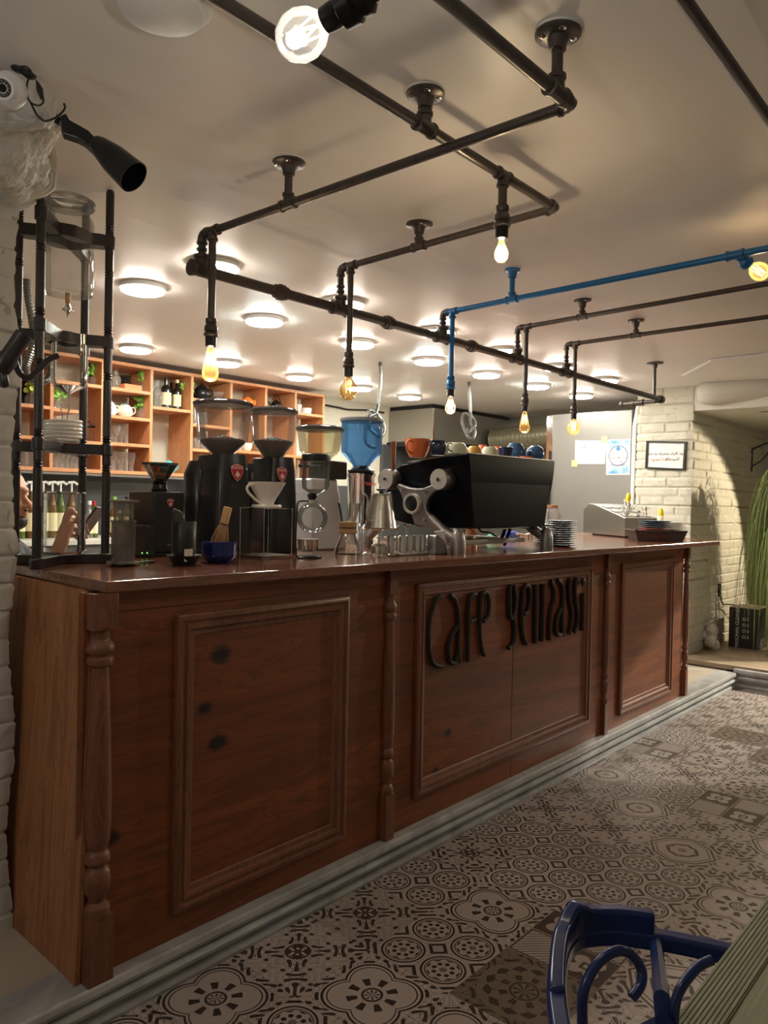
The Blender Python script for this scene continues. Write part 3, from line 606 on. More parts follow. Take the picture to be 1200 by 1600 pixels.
# hanging branch lamps
def branch(label, el, far, Z, mat, drop, flangepx, bulbk, rr, dropx, group=None, extra=None):
    """pipe rises from the main pipe, runs towards the photographer; a drop pipe carries a bulb"""
    p = onz(*el, Z); q = onz(*far, Z); d = (q-p).normalized(); th = thing('pipe_lamp', label, 'lamp', p)
    base = m0+dm_*((p-m0).dot(dm_)); base = V((p.x, base.y if abs(base.y-p.y) < .2 else p.y, ZM))
    p = V((base.x, base.y, Z)); d = (q-p).normalized(); r = rr
    MB().tube([p, q], r, 14).build('pipe', mat, th)
    MB().tube([base, p], r, 12).build('riser_pipe', m_pipe, th)
    elbow(th, p, d, dn, r, m_pipe)
    tee(th, base, dm_, .0205, m_pipe, (0, 0, 1)); 
    for k in range(3): MB().lathe([(r*1.05, -.006), (r*1.4, -.004), (r*1.4, .004), (r*1.05, .006)], (base.x, base.y, ZM+.05+k*.022), 12).build('nipple_ring', m_pipe, th)
    # drop
    t = onz(*dropx, Z); t = p+d*max(.06, (t-p).dot(d)); tee(th, t, d, r, mat, dn)
    ez = None
    bt = ony(*drop, t.y); L = t.z-bt.z
    MB().tube([t, (t.x, t.y, bt.z+.06)], r, 12).build('drop_pipe', mat, th)
    socket(th, (t.x, t.y, bt.z+.10), dn, r, mat, m_black if mat is m_pipe else m_black)
    k, glass, fil, pw = bulbk; bulb(th, (t.x, t.y, bt.z), dn, k, glass, fil, pw)
    if flangepx:
        f = onz(*flangepx[0], CE); g = onz(*flangepx[1], Z); g = p+d*((g-p).dot(d)); flange(th, g.x, g.y, Z, r*.95, mat if mat is not m_pipeb else m_pipeb, flangepx[2]); tee(th, g, d, r, mat, (0, 0, 1))
    return th, p, q, d
thA, pA, qA, dA = branch('black pipe lamp at the left whose pipe crosses overhead, holding a long amber teardrop bulb', (318, 366), (893, 163), ZA, m_pipe, (327, 541), ((454, 257), (452, 320), .052), (sc(P_edison, .95), m_glassy, f_warm, 2.5), R1, (332, 362))
# white band on A
w_ = onz(534, 293, ZA)
for k in (-.011, .011): MB().lathe([(R1*1.01, -.0045), (R1*1.04, -.004), (R1*1.04, .004), (R1*1.01, .0045)], w_+dA*k, 16, axis=dA).build('white_band', m_whitep, thA)
q2 = onz(690, -6, ZA); elbow(thA, qA, -dA, (q2-qA), R1, m_pipe)
d2 = (q2-qA).normalized(); MB().tube([qA, qA+d2*1.6], R1*1.1, 14).build('pipe', m_pipe, thA)
g = qA+d2*.07; flange(thA, g.x, g.y, ZA, R1*.95, m_pipe, .052); tee(thA, g, d2, R1*1.1, m_pipe, (0, 0, 1))
thB, pB, qB, dB = branch('black pipe lamp second from the left holding a round clear globe bulb', (515, 424), (868, 325), ZB, m_pipe, (532, 585), ((655, 350), (654, 385), .052), (sc(P_globe, .92), m_glassy, f_dim, 0), R1*.98, (533, 421))
q1 = onz(344, 0, ZB); d1 = (q1-qB).normalized(); elbow(thB, qB, -dB, d1, R1, m_pipe); MB().tube([qB, qB+d1*2.0], R1*1.05, 14).build('pipe', m_pipe, thB)
g = qB+d1*((onz(672, 195, ZB)-qB).dot(d1)); flange(thB, g.x, g.y, ZB, R1*.95, m_pipe, .050); tee(thB, g, d1, R1*1.1, m_pipe, (0, 0, 1))
g = qB+d1*((onz(793, 272, ZB)-qB).dot(d1)); tee(thB, g, d1, R1, m_pipe, dn); bz = ony(793, 378, g.y).z
MB().tube([g, (g.x, g.y, bz+.06)], R1, 12).build('drop_pipe', m_pipe, thB); socket(thB, (g.x, g.y, bz+.10), dn, R1, m_pipe, m_black); bulb(thB, (g.x, g.y, bz), dn, sc(P_pear, .72), m_glassy, f_hot, 3.5, loops=3, rad_=.006, length=.028)
thC, pC, qC, dC = branch('bright blue painted pipe lamp between the black ones with a small clear bulb', (667, 494), (1215, 385), ZC, m_pipeb, (682, 615), ((812, 418), (797, 467), .035), (sc(P_pear, .9), m_glass, f_warm, .5), R1*.95, (683, 493))
g = pC+dC*((onz(1150, 399, ZC)-pC).dot(dC)); tee(thC, g, dC, R1, m_pipeb); sd = V((.35, -.2, -.4)).normalized(); sd = (onz(1195, 430, ZC-.06)-g).normalized()
MB().tube([g, g+sd*.05], R1, 10).build('side_pipe', m_pipeb, thC); MB().lathe([(.014, 0), (.024, .01), (.026, .03), (.02, .04)], g+sd*.03, 16, axis=sd).build('socket_collar', m_pipeb, thC); bulb(thC, g+sd*.07, sd, sc(P_globe, .8), m_glassy, f_warm, .6)
thD, pD, qD, dD = branch('black pipe lamp second from the right with a slim teardrop bulb', (775, 518), (1215, 440.5), ZB, m_pipe, (789, 637), ((903, 466), (901, 492), .045), (sc(P_edison, .93), m_glassy, f_warm, .4), R1*.9, (792, 516))
thE, pE, qE, dE = branch('black pipe lamp rightmost of the row with a small amber globe bulb', (852, 543), (1215, 493), ZB, m_pipe, (867, 649), ((978, 500), (976, 517), .045), (sc(P_globe, .9), m_glassy, f_warm, .4), R1*.9, (871, 541))
# nearest lamp, pointing sideways from a pipe above the view
bp = atd(476, 52, 1.06); bd = (atd(590, -18, 1.0)-bp).normalized()
ln = thing('pipe_lamp', 'nearest lamp at the top edge, a bright round globe bulb in a black socket', 'lamp', bp)
st_ = bp+bd*.033
bulb(ln, st_+bd*.012, -bd, sc(P_globe, .80), glassy('bulb_glass', refl=1.4, haze=.012, edge=.12), f_hot, 4.5, (1, .92, .82), loops=4, rad_=.012, length=.032, start=.026)
MB().lathe([(.012, 0), (.017, .002), (.018, .022), (.016, .026), (.025, .03), (.026, .05), (.021, .056), (.023, .062), (.023, .07), (.014, .078), (.0135, .35)], st_, 20, axis=bd).build('lamp_socket', m_black, ln)
# pipe at the top right
t0_ = onz(1062, -10, ZB); t1_ = onz(1215, 205, ZB); dd_ = (t1_-t0_)
tr_ = thing('ceiling_pipe', 'dark pipe crossing the upper right corner of the ceiling', 'pipe', t1_); MB().tube([t0_-dd_*2.2, t1_+dd_*1.4], R1, 12).build('pipe', m_pipe, tr_)
g = t1_+dd_*1.2; flange(tr_, g.x, g.y, ZB, R1, m_pipe)
g = t0_-dd_*1.0; flange(tr_, g.x, g.y, ZB, R1, m_pipe)
# ================================================================== CEILING DISCS
g_warm = glow('disc_warm', (1, .89, .76), DISC); g_cool = glow('disc_cool', (.88, 1, .93), DISC*1.2)
rows = [(3.0, [(335, 418), (537, 476), (683, 520), (790, 550), (873, 575), (945, 595)], 'nearest'), (3.6, [(223, 452), (413, 502), (559, 538), (670, 565), (760, 586), (838, 604), (908, 619)], 'middle'), (5.05, [(212, 546), (353, 568), (468, 590), (562, 607), (640, 621)], 'rearmost')]
ordn = ['first', 'second', 'third', 'fourth', 'fifth', 'sixth', 'seventh']
cool = {(413, 502), (353, 568), (670, 565), (562, 607), (838, 604)}
for y_, lst, nm in rows:
    for i, p in enumerate(lst):
        q = onz(*p, CE-.02); wh = 'cool white' if p in cool else 'warm white'
        th = thing('ceiling_light', '%s lit round ceiling light, %s from the left in the %s row' % (wh, ordn[i], nm), 'ceiling light', (q.x, q.y, CE), 0, 'round ceiling lights over the bar')
        MB().lathe([(.108, 0), (.113, -.003), (.113, -.022), (.107, -.0255)], (0, 0, 0), 32).build('rim', m_whitep, th, world=False)
        MB().lathe([(.1065, -.0245), (.105, -.031), (.098, -.036), (.06, -.040), (0, -.041)], (0, 0, 0), 32).build('diffuser', g_cool if p in cool else g_warm, th, world=False)
q = onz(253, -2, CE-.02)
th = thing('ceiling_light', 'large unlit round white ceiling light at the top left', 'ceiling light', (q.x, q.y, CE))
MB().lathe([(.10, 0), (.105, -.005), (.105, -.03), (.09, -.04)], (0, 0, 0), 32).build('rim', m_whitep, th, world=False)
MB().lathe([(.089, -.04), (.085, -.05), (.05, -.06), (0, -.062)], (0, 0, 0), 32).build('diffuser', m_whitep, th, world=False)
# ================================================================== THINGS ON THE COUNTER
def base(x, y): return onz(x, y, CT)
def mpp(p): return dep(p)/FPX
# ---- cold drip tower
H_ = 1.33
FLd, FRd, BRd = 2.45, 2.72, 2.88
def foot(x, y, d): q = atd(x, y, d); return V((q.x, q.y, CT+.03))
FL = foot(57, 874, FLd); FR = foot(164, 866, FRd); BR = foot(127, 862, BRd); BL = FL+BR-FR
tw = thing('cold_drip_tower', 'tall black wooden cold drip coffee tower with turned posts at the left counter end', 'coffee tower', (FL+BR)/2-V((0, 0, .03)))
def ringed(a, zt, r=.0142):
    prof = [(r, 0)]; 
    for zc in (.30, .40, .62, .78, .98, 1.14): prof += [(r, zc-.012), (r*.8, zc-.010), (r*1.1, zc-.005), (r*.8, zc), (r*1.1, zc+.005), (r*.8, zc+.010), (r, zc+.012)]
    prof = [q for q in prof if q[1] < zt-.04]; prof += [(r, zt-.03), (r*.65, zt-.018), (r*.5, zt-.012), (r*.85, zt-.006), (r*.8, zt+.004), (0, zt+.008)]
    return MB().lathe(prof, a, 18)
PT = {}
for nm, p, top_ in (('a', FL, (70, 262)), ('b', FR, (176, 292)), ('c', BR, (134, 300)), ('d', BL, (70, 262))):
    zt = onz(0, 0, 2).z; d = dep(p); zt = atd(top_[0], top_[1], d).z-p.z if nm != 'd' else PT['a']
    PT[nm] = zt; ringed(p, zt).build('post', m_blackwood, tw)
def wavy(z, th_, hole=0, grow=.02, name='shelf'):
    c = [FL, FR, BR, BL]; cen = sum(c, V((0, 0, 0)))/4; ring = []
    for i in range(4):
        a = c[i]+(c[i]-cen).normalized()*grow; b = c[(i+1) % 4]+(c[(i+1) % 4]-cen).normalized()*grow
        for k in range(12):
            t = k/12; m = a+(b-a)*t; inw = (cen-(a+b)/2).normalized(); s_ = sin(pi*t); ring.append(m+inw*(.075*s_**1.4-.012*sin(3*pi*t)))
    pts = [V((p.x, p.y, z)) for p in ring]
    if not hole: MB().prism(pts, (0, 0, th_)).build(name, m_blackwood, tw, bevel=.003)
    else:
        inn = [V((cen.x+(p.x-cen.x)*hole/((p-V((cen.x, cen.y, p.z))).length), cen.y+(p.y-cen.y)*hole/((p-V((cen.x, cen.y, p.z))).length), z)) for p in pts]
        n = len(pts); up_ = V((0, 0, th_)); vs = pts+[p+up_ for p in pts]+inn+[p+up_ for p in inn]; fs = []
        for i in range(n): j = (i+1) % n; fs += [(i, j, n+j, n+i), (2*n+j, 2*n+i, 3*n+i, 3*n+j), (n+i, n+j, 3*n+j, 3*n+i), (j, i, 2*n+i, 2*n+j)]
        MB().add(vs, fs).build(name, m_blackwood, tw)
    for p in c: MB().lathe([(.0175, -.002), (.0195, .0), (.0195, th_), (.0175, th_+.002)], (p.x, p.y, z), 18).build('collar', m_blackwood, tw)
    return cen
z_ = lambda x, y, d: atd(x, y, d).z
wavy(CT, .032, 0, .045, 'base_board')
wavy(z_(60, 702, FLd), .034); zs = z_(60, 508, FLd); cen = wavy(zs-.018, .036, .05); zt3 = z_(66, 336, FLd); wavy(zt3-.02, .040, .082)
cx, cy = cen.x, cen.y; cdp = dep((cx, cy, 1.5)); jc = atd(107, 400, cdp); jx, jy = jc.x, jc.y
def vz(y, x=105): return atd(x, y, cdp).z
k_ = cdp/FPX
jar = thing('drip_jar', 'large clear glass water jar with metal tap held at the top of the tower', 'jar', (jx, jy, vz(465)))
MB().lathe([(0, vz(462)), (.012, vz(462)), (36*k_, vz(460)), (37.5*k_, vz(450)), (37.5*k_, vz(350)), (35*k_, vz(342)), (31*k_, vz(338)), (31*k_, vz(325)), (35*k_, vz(320)), (37*k_, vz(316)), (37*k_, vz(313))], (jx, jy, 0), 32, closed=False).build('glass_body', m_glasshaze, jar)
MB().lathe([(38*k_, vz(324)), (39*k_, vz(322)), (39*k_, vz(316)), (30*k_, vz(310)), (0, vz(309))], (jx, jy, 0), 32).build('glass_lid', m_glass, jar)
MB().lathe([(.008, vz(474)), (.009, vz(466)), (.009, vz(458))], (jx, jy, 0), 12).build('cork', m_bamboo, jar)
tap = MB(); tap.lathe([(.003, vz(495)), (.005, vz(490)), (.011, vz(486)), (.012, vz(480)), (.006, vz(475)), (.006, vz(470))], (jx, jy, 0), 14); tap.cyl((jx-.02, jy, vz(484)), (jx+.02, jy, vz(484)), .004); tap.build('tap', m_chrome, jar)
j2 = thing('drip_funnel_vessel', 'clear glass dripping vessel with narrow stem above the white coil', 'vessel', (jx, jy, vz(628)))
MB().lathe([(.005, vz(628)), (.006, vz(620)), (.007, vz(615)), (10*k_, vz(611)), (24*k_, vz(604)), (26.5*k_, vz(598)), (27*k_, vz(590)), (27*k_, vz(524)), (28*k_, vz(522))], (jx+.008, jy, 0), 28, closed=False).build('glass_body', m_glass, j2)
j3 = thing('glass_coil', 'stacked white spiral glass coil with small funnel on the tower shelf', 'coil', (jx, jy, vz(690)))
hel = [(jx-.012+27*k_*cos(a), jy+27*k_*sin(a), vz(688)+.0105*a/(2*pi)*1.25) for a in [2*pi*k/20 for k in range(20*5+1)]]
MB().tube(hel, .0062, 8).build('spiral', m_white, j3)
MB().lathe([(.004, vz(662)), (.009, vz(655)), (.011, vz(646)), (.016, vz(640)), (.016, vz(630))], (jx-.005, jy, 0), 18, closed=False).build('funnel', m_glass, j3)
sv = base(97, 868); sx, sy = cx, cy
q = atd(97, 868, cdp); sx, sy = q.x, q.y
j4 = thing('glass_beaker', 'wide clear glass beaker standing on the tower base board', 'beaker', (sx, sy, CT+.032))
zt_ = atd(97, 770, cdp).z
MB().lathe([(0, CT+.034), (30*k_, CT+.034), (33*k_, CT+.042), (33*k_, zt_-.004), (35*k_, zt_)], (sx, sy, 0), 32, closed=False).build('glass_wall', m_glass, j4)
MB().lathe([(33*k_, zt_-.002), (35*k_, zt_), (34*k_, zt_+.003)], (sx, sy, 0), 32, closed=False).build('rim', m_chrome, j4)
# ---- tinted coffee press
p = base(192, 884); s = mpp(p)
t = thing('coffee_press', 'grey tinted plastic tube coffee press standing beside the black tower', 'coffee press', p)
MB().lathe([(.0, .004), (17*s, .004), (18*s, 20*s), (18*s, 68*s), (19*s, 68*s), (19*s, 71*s), (16.5*s, 71*s)], (0, 0, 0), 28, closed=False).build('chamber', m_press, t, world=False)
MB().lathe([(15*s, 10*s), (15*s, 99*s), (23*s, 100*s), (23*s, 102.5*s), (0, 104*s)], (0, 0, 0), 28).build('plunger', m_press, t, world=False)
MB().lathe([(14.5*s, 8*s), (15.5*s, 10*s), (15.5*s, 18*s), (14*s, 20*s)], (0, 0, 0), 24).build('rubber_seal', m_blackp, t, world=False)
MB().lathe([(28*s, 4*s), (28*s, 6*s), (20*s, 7*s), (19*s, 12*s)], (0, 0, 0), 6).build('hexagonal_flange', m_press, t, world=False, smooth=False)
MB().lathe([(17*s, 0), (18*s, 1*s), (18*s, 6*s)], (0, 0, 0), 28).build('filter_cap', m_black, t, world=False)
p = base(228, 882)
t = MB(); t.tube([p+V((-.04, 0, .006)), p+V((0.0, .0, .008)), p+V((.035, .01, .008))], [.006, .009, .012], 8, flat=.5); tag(t.build('paddle', m_black), 'small black stirring paddle lying beside the coffee press', 'paddle')
# badge
def badge(parent, c, x, n, size):
    x = V(x).normalized(); n = V(n).normalized(); y = V((0, 0, 1)); y = (y-n*y.dot(n)).normalized(); c = V(c)
    out = [(-.5, .38), (-.3, .48), (0, .55), (.3, .48), (.5, .38), (.5, .1), (.42, -.15), (.25, -.42), (0, -.62), (-.25, -.42), (-.42, -.15), (-.5, .1)]
    P = lambda k, o: [c+x*(a*size*k)+y*(b*size*k)+n*o for a, b in out]
    b = MB().prism(P(1, 0), n*.0012).build('badge', m_paper if 0 else plain('badge_rim', (.62, .40, .38), .4), parent, smooth=False)
    MB().prism(P(.9, .001), n*.0012).build('badge_field', m_red, b, smooth=False)
    m = plain('badge_silver', (.7, .62, .58), .4)
    lf = [(0, .12), (.07, .0), (.2, -.12), (.16, -.28), (.05, -.30), (0, -.5), (-.05, -.30), (-.16, -.28), (-.2, -.12), (-.07, 0)]
    MB().prism([c+x*(a*size)+y*(bb*size)+n*.0022 for a, bb in lf], n*.0006).build('badge_emblem', m, b, smooth=False)
    text_mesh('badge_text', 'EUREKA', size*.23, m, b, c+y*(size*.28)+n*.0026, x, y)
# ---- big grinders
def hopper(t, c, s, tw_, prof_top, hz, glass, lid, beans=True, lidh=12):
    pass
def grinder(name_label, px0, w, zs_, hop, seed):
    """px0 base pixel, w body width px at base; hop: (axis px x, lid y, rim y, cone top y, neck y, lid half w, cone half w)"""
    p = base(*px0); s = mpp(p); t = thing('coffee_grinder', name_label, 'coffee grinder', p)
    return p, s, t
def bodyloft(t, p, W, D, Hh, taper, slope, name='body', mat=m_gbody, lean=0):
    rings = []
    for z, k in ((0, 1), (.004, 1.02), (Hh*.25, .98), (Hh*.6, .93), (Hh*.88, .86), (Hh, .78)):
        ring = []
        for i in range(32):
            a = 2*pi*i/32; ca, sa = cos(a), sin(a); e = .42
            x = W/2*k*(abs(ca)**e)*(1 if ca > 0 else -1); y = D/2*(1-(1-k)*.6)*(abs(sa)**e)*(1 if sa > 0 else -1)
            zz = z-(slope*(abs(x)/W)**2*4 if z > Hh*.8 else 0); ring.append(V((x+lean*z/Hh, y, zz)))
        rings.append(ring)
    return MB().loft(rings).build(name, mat, t, world=False)
def hop_(t, cx, z0, s, lid_hw, rim_z, cone_z, cone_hw, neck_z, neck_hw, glass, lidmat, beans=None, cy=0):
    h = MB().lathe([(neck_hw, neck_z), (cone_hw, cone_z), (cone_hw*1.02, cone_z+.004), (lid_hw, rim_z)], (cx, cy, 0), 36, closed=False).build('hopper', glass, t, world=False)
    MB().lathe([(lid_hw*1.0, rim_z-.012), (lid_hw*1.03, rim_z-.010), (lid_hw*1.04, rim_z), (lid_hw*.95, rim_z+.008), (lid_hw*.5, rim_z+.014), (0, rim_z+.016)], (cx, cy, 0), 36).build('hopper_lid', lidmat, t, world=False)
    if beans:
        rb = cone_hw*.93; pr = [(neck_hw*.9, neck_z+.004), (rb*.96, cone_z-.004), (rb*.98, cone_z+.004), (rb*.55, beans-.012), (0, beans)]
        bm_ = MB().lathe(pr, (cx, cy, 0), 40).build('coffee_beans', m_beans, t, world=False); bm_['kind'] = 'stuff'
        mb = MB(); random.seed(4)
        for k in range(170):
            a = random.uniform(0, 2*pi); rr = rb*sqrt(random.random())*.95; zz = cone_z+.004+(beans-cone_z)*(1-rr/rb); mb.ball((cx+rr*cos(a), cy+rr*sin(a), zz), .0058, 6, (1, .7, .6))
        mb.build('bean_layer', m_beans, bm_, world=False)['kind'] = 'stuff'
    MB().lathe([(neck_hw*1.1, neck_z-.02), (neck_hw*1.25, neck_z-.014), (neck_hw*1.1, neck_z+.004)], (cx, cy, 0), 24).build('hopper_neck', m_black, t, world=False)
    return h
m_lid = glassy('smoked_lid', (.42, .42, .44), 1.4, .3, (.10, .10, .11))
for lab, px0, yt, W_, lidp, badgep, k in (('larger black coffee grinder with red badge and tall hopper of beans', (345, 866), 710, .186, (350, 630, 690, 712), (370, 738), 1.0), ('second black coffee grinder with red badge, just right of the larger one', (424, 862), 715, .170, (429, 641, 692, 716), (440, 741), .88)):
    p = base(*px0); s = mpp(p); t = thing('coffee_grinder', lab, 'coffee grinder', p)
    Hh = (px0[1]-yt)*s; bodyloft(t, p, W_, W_*1.15, Hh, 0, .012)
    # rear bulge
    rings = []
    for z, kk, off in ((.05, .7, 0), (Hh*.3, .85, 0), (Hh*.8, .9, 0), (Hh*.93, .6, 0)):
        rings.append([V((W_*.40*kk*cos(a)-W_*.24, W_*.42*kk*sin(a)+.09, z)) for a in [2*pi*i/24 for i in range(24)]])
    MB().loft(rings).build('motor_housing', m_gbody, t, world=False)
    cxo = (lidp[0]-px0[0])*s*.6; 
    hw = (45 if k == 1 else 36.5)*s; chw = (38 if k == 1 else 33)*s
    hop_(t, 0, 0, s, hw, (px0[1]-lidp[1]-1)*s, (px0[1]-lidp[2])*s, chw, (px0[1]-lidp[3])*s, 15*s, m_glasshaze, m_lid, (px0[1]-lidp[2]+7)*s)
    n = V((.0, -1, 0)); dq = ony(*badgep, p.y-W_*1.15/2*.96)
    badge(t, V((dq.x, p.y-W_*.575*.965-.002, dq.z)), (1, 0, 0), (0, -1, .08), 21*s*1.08 if k == 1 else 20*s)
    MB().tube([V((W_*.45, 0, Hh*.78)), V((W_*.62, 0, Hh*.78))], .012, 14).build('side_knob', m_black, t, world=False)
    MB().box((-W_*.3, -W_*.59, .0), (W_*.3, -W_*.54, .012)).build('foot_rail', m_black, t, world=False)
# ---- small grinder
p = base(262, 868); s = mpp(p)
t = thing('coffee_grinder', 'small square black coffee grinder with red badge and smoked funnel hopper', 'coffee grinder', p)
MB().box((-.082, -.02, .012), (.062, .16, .255)).build('body', m_blackp, t, world=False, bevel=.006)
MB().box((-.09, -.035, 0), (.066, .17, .014)).build('foot_plate', m_black, t, world=False, bevel=.003)
MB().box((-.13, -.05, .0), (-.085, .09, .125)).build('grounds_box', m_blackp, t, world=False, bevel=.006)
MB().lathe([(.03, .25), (.034, .265), (.03, .27), (.026, .285), (.03, .292)], (-.01, .05, 0), 20).build('hopper_collar', m_black, t, world=False)
MB().lathe([(.024, .29), (.036, .31), (.066, .36), (.069, .367)], (-.01, .05, 0), 28, closed=False).build('hopper', m_glassd, t, world=False)
MB().lathe([(.066, .362), (.072, .366), (.072, .372), (.02, .374), (0, .374)], (-.01, .05, 0), 28).build('hopper_lid', m_lid, t, world=False)
badge(t, V((p.x-.005, p.y-.0215, p.z+.212)), (1, 0, 0), (0, -1, 0), .030)
text_mesh('maker_mark', 'mignon', .019, plain('grey_print', (.25, .25, .25), .5), t, V((p.x+.012, p.y-.0205, p.z+.045)), (1, 0, 0), (0, 0, 1), .0004)
MB().cyl((-.06, -.0215, .02), (-.055, -.0215, .02), .001, 6).build('seam', m_black, t, world=False)
for x in (222, 230):
    q = ony(x, 864, p.y-.052); MB().ball(q, .0022, 8).build('green_light', glow('led_green', (.1, 1, .1), 6), t)
# ---- black travel mug on a dish
p = base(287, 883); s = mpp(p)
t = thing('dish', 'small flared black dish under the black mug', 'dish', p)
MB().lathe([(0, 0), (16*s, 0), (18*s, 2*s), (26*s, 15*s), (27.5*s, 16*s), (25*s, 15*s), (15*s, 4*s), (0, 4*s)], (0, 0, 0), 32).build('bowl', m_blackp, t, world=False)
p2 = p+V((0, 0, 4*s+.001)); t = thing('black_mug', 'tall matt black mug with a cream paper tag and flat handle', 'mug', p2)
MB().lathe([(0, 0), (14*s, 0), (16*s, 8*s), (19*s, 18*s), (19.5*s, 62*s), (18*s, 64*s), (17.5*s, 60*s), (0, 58*s)], (0, 0, 0), 32).build('body', m_blackp, t, world=False)
hv = V((-1, -.15, 0)).normalized(); mb = MB()
mb.prism([V((0, 0, 0))+hv*a*s+V((0, -.012, b*s)) for a, b in ((14, 62), (26, 78), (26, 58), (26, 84), (21, 86), (14, 80))][:0] or [hv*a*s+V((0, -.01, b*s)) for a, b in ((8, 40), (20, 42), (25, 52), (26, 80), (22, 84), (10, 80), (2, 66))], (0, .012, 0)).build('handle', m_blackp, t, world=False, bevel=.003)
q = p2; MB().prism([q+V((a*s, -19.6*s-.0005, b*s)) for a, b in ((-13, 3), (2, 3), (2, 22), (-13, 22))], (0, -.001, 0)).build('paper_tag', plain('cream_paper', (.70, .66, .54), .8), t, smooth=False)
# ---- blue bowl and whisk
p = base(342, 879); s = mpp(p)
t = thing('tea_bowl', 'glossy cobalt blue ribbed tea bowl on the counter edge', 'bowl', p)
MB().lathe([(0, 0), (17*s, 0), (18*s, 2*s), (24*s, 5*s), (28*s, 12*s), (27.5*s, 15*s), (28.5*s, 19*s), (27.5*s, 23*s), (28.5*s, 27*s), (28*s, 33*s), (26.5*s, 33.5*s), (25.5*s, 26*s), (22*s, 10*s), (0, 7*s)], (0, 0, 0), 36).build('bowl_wall', m_navy, t, world=False)
b0 = p+V((.0, 0, 12*s)); dwk = (atd(355, 797, dep(p))-atd(343, 845, dep(p))).normalized(); wb = atd(344, 842, dep(p))
t = thing('bamboo_whisk', 'bamboo tea whisk leaning upright in the blue bowl', 'whisk', wb)
hd = wb+dwk*(24*s); MB().tube([hd, hd+dwk*(2*s), hd+dwk*(26*s), hd+dwk*(27*s)], [6.8*s, 6.6*s, 6.6*s, 6.0*s], 18).build('handle', m_bamboo, t)
A_ = dwk.orthogonal().normalized(); B_ = dwk.cross(A_)
mb = MB()
for k in range(52):
    a = 2*pi*k/52; e = A_*cos(a)+B_*sin(a); f_ = 1.0 if k % 2 else .55
    mb.tube([hd+e*(6.0*s*f_), hd-dwk*(12*s)+e*(10*s*f_), hd-dwk*(27*s)+e*(13.5*s*f_), hd-dwk*(36*s)+e*(11*s*f_)], .0009, 4)
o = mb.build('tines', m_bamboo, t); o['kind'] = 'stuff'
MB().lathe([(7.0*s, -.8*s), (7.3*s, 0), (7.0*s, .8*s)], hd, 18, axis=dwk).build('thread_binding', m_cable, t)
# ---- dripper stand
p = base(415, 872); s = mpp(p)
t = thing('dripper_stand', 'bent chrome wire dripper stand on a thin steel base', 'stand', p)
ang = rad(33); ux = V((cos(ang), -sin(ang), 0)); uy = V((sin(ang), cos(ang), 0)); ux = V((1, 0, 0)); uy = V((0, 1, 0)); w2 = .072
def L_(a, b, z): return V(p)+ux*a+uy*b+V((0, 0, z))
MB().hexa([L_(-w2, -w2, .012), L_(w2, -w2, .012), L_(w2, w2, .012), L_(-w2, w2, .012)], [L_(-w2, -w2, .015), L_(w2, -w2, .015), L_(w2, w2, .015), L_(-w2, w2, .015)]).build('base_plate', m_steel, t, smooth=False)
zt = 78*s
for sg, yy in ((1, -w2), (1, w2)):
    MB().tube(smoothpath([L_(-w2, yy, .004), L_(-w2, yy, zt*.5), L_(-w2, yy, zt-.008), L_(-w2+.008, yy, zt), L_(w2-.008, yy, zt), L_(w2, yy, zt-.008), L_(w2, yy, zt*.5), L_(w2, yy, .004)], 4), .0017, 8).build('wire_leg', m_chrome, t)
for xx in (-w2*.45, w2*.45): MB().tube([L_(xx, -w2, zt), L_(xx, w2, zt)], .0017, 8).build('top_wire', m_chrome, t)
for yy in (-w2, w2): MB().tube([L_(-w2, yy, .004), L_(w2, yy, .004)], .0018, 8).build('base_wire', m_chrome, t)
for xx in (-w2, w2): MB().tube([L_(xx, -w2, .004), L_(xx, w2, .004)], .0018, 8).build('base_wire', m_chrome, t)
q = p+V((0, 0, zt+.0018)); t = thing('coffee_dripper', 'white ceramic cone coffee dripper with loop handle on the wire stand', 'dripper', q)
MB().lathe([(9*s, 0), (23*s, 0), (23.5*s, 2.5*s), (22*s, 5*s), (11*s, 5.2*s), (12*s, 9*s), (29*s, 38*s), (29.5*s, 40*s), (28*s, 39.5*s), (10*s, 10*s), (5*s, 6*s)], (0, 0, 0), 36, closed=False).build('cone', m_white, t, world=False)
hp = [V((-27*s, -.005, 35*s)), V((-36*s, -.006, 35*s)), V((-41*s, -.006, 30*s)), V((-38*s, -.006, 23*s)), V((-25*s, -.006, 13*s)), V((-11*s, -.005, 6*s))]
MB().tube(smoothpath(hp, 5), .0042, 8, flat=1.4).build('handle', m_white, t, world=False)
# ---- syphon
p = base(484, 872); s = mpp(p); cxs = atd(489, 800, dep(p))
t = thing('syphon_brewer', 'glass syphon brewer with round lower bulb and burner on a black stand', 'syphon', p)
def Pp(x, y): q = ray(x, y); q = q*(dep(p)); q = V((q.x, q.y, q.z+EYE)); return q
MB().lathe([(0, 0), (20*s, 0), (20*s, 3*s), (18*s, 5*s), (0, 5*s)], Pp(483, 873)-V((0, 0, 0)), 24).build('base_dish', m_black, t)
for a, b in (((462, 868), (500, 872)), ((455, 875), (470, 870)), ((470, 876), (505, 876))): MB().tube([Pp(*a)-V((0, 0, .0)), Pp(*b)], .0028, 6).build('foot_bar', m_chrome, t)
MB().tube(smoothpath([Pp(463, 870), Pp(462, 840), Pp(464, 800), Pp(465, 787), Pp(470, 783), Pp(480, 783)], 4), .0034, 8).build('stand_arm', m_black, t)
MB().lathe([(6*s, -3*s), (7.5*s, -2*s), (7.5*s, 3*s), (6*s, 4*s)], Pp(488, 784), 18).build('clamp', m_chrome, t)
bc = Pp(488, 809); MB().lathe([(24*s*sin(a), -24*s*cos(a)) for a in [pi*k/18 for k in range(17)]]+[(5*s, 25*s), (5*s, 32*s)], bc, 32, closed=False).build('lower_bulb', m_glass, t)
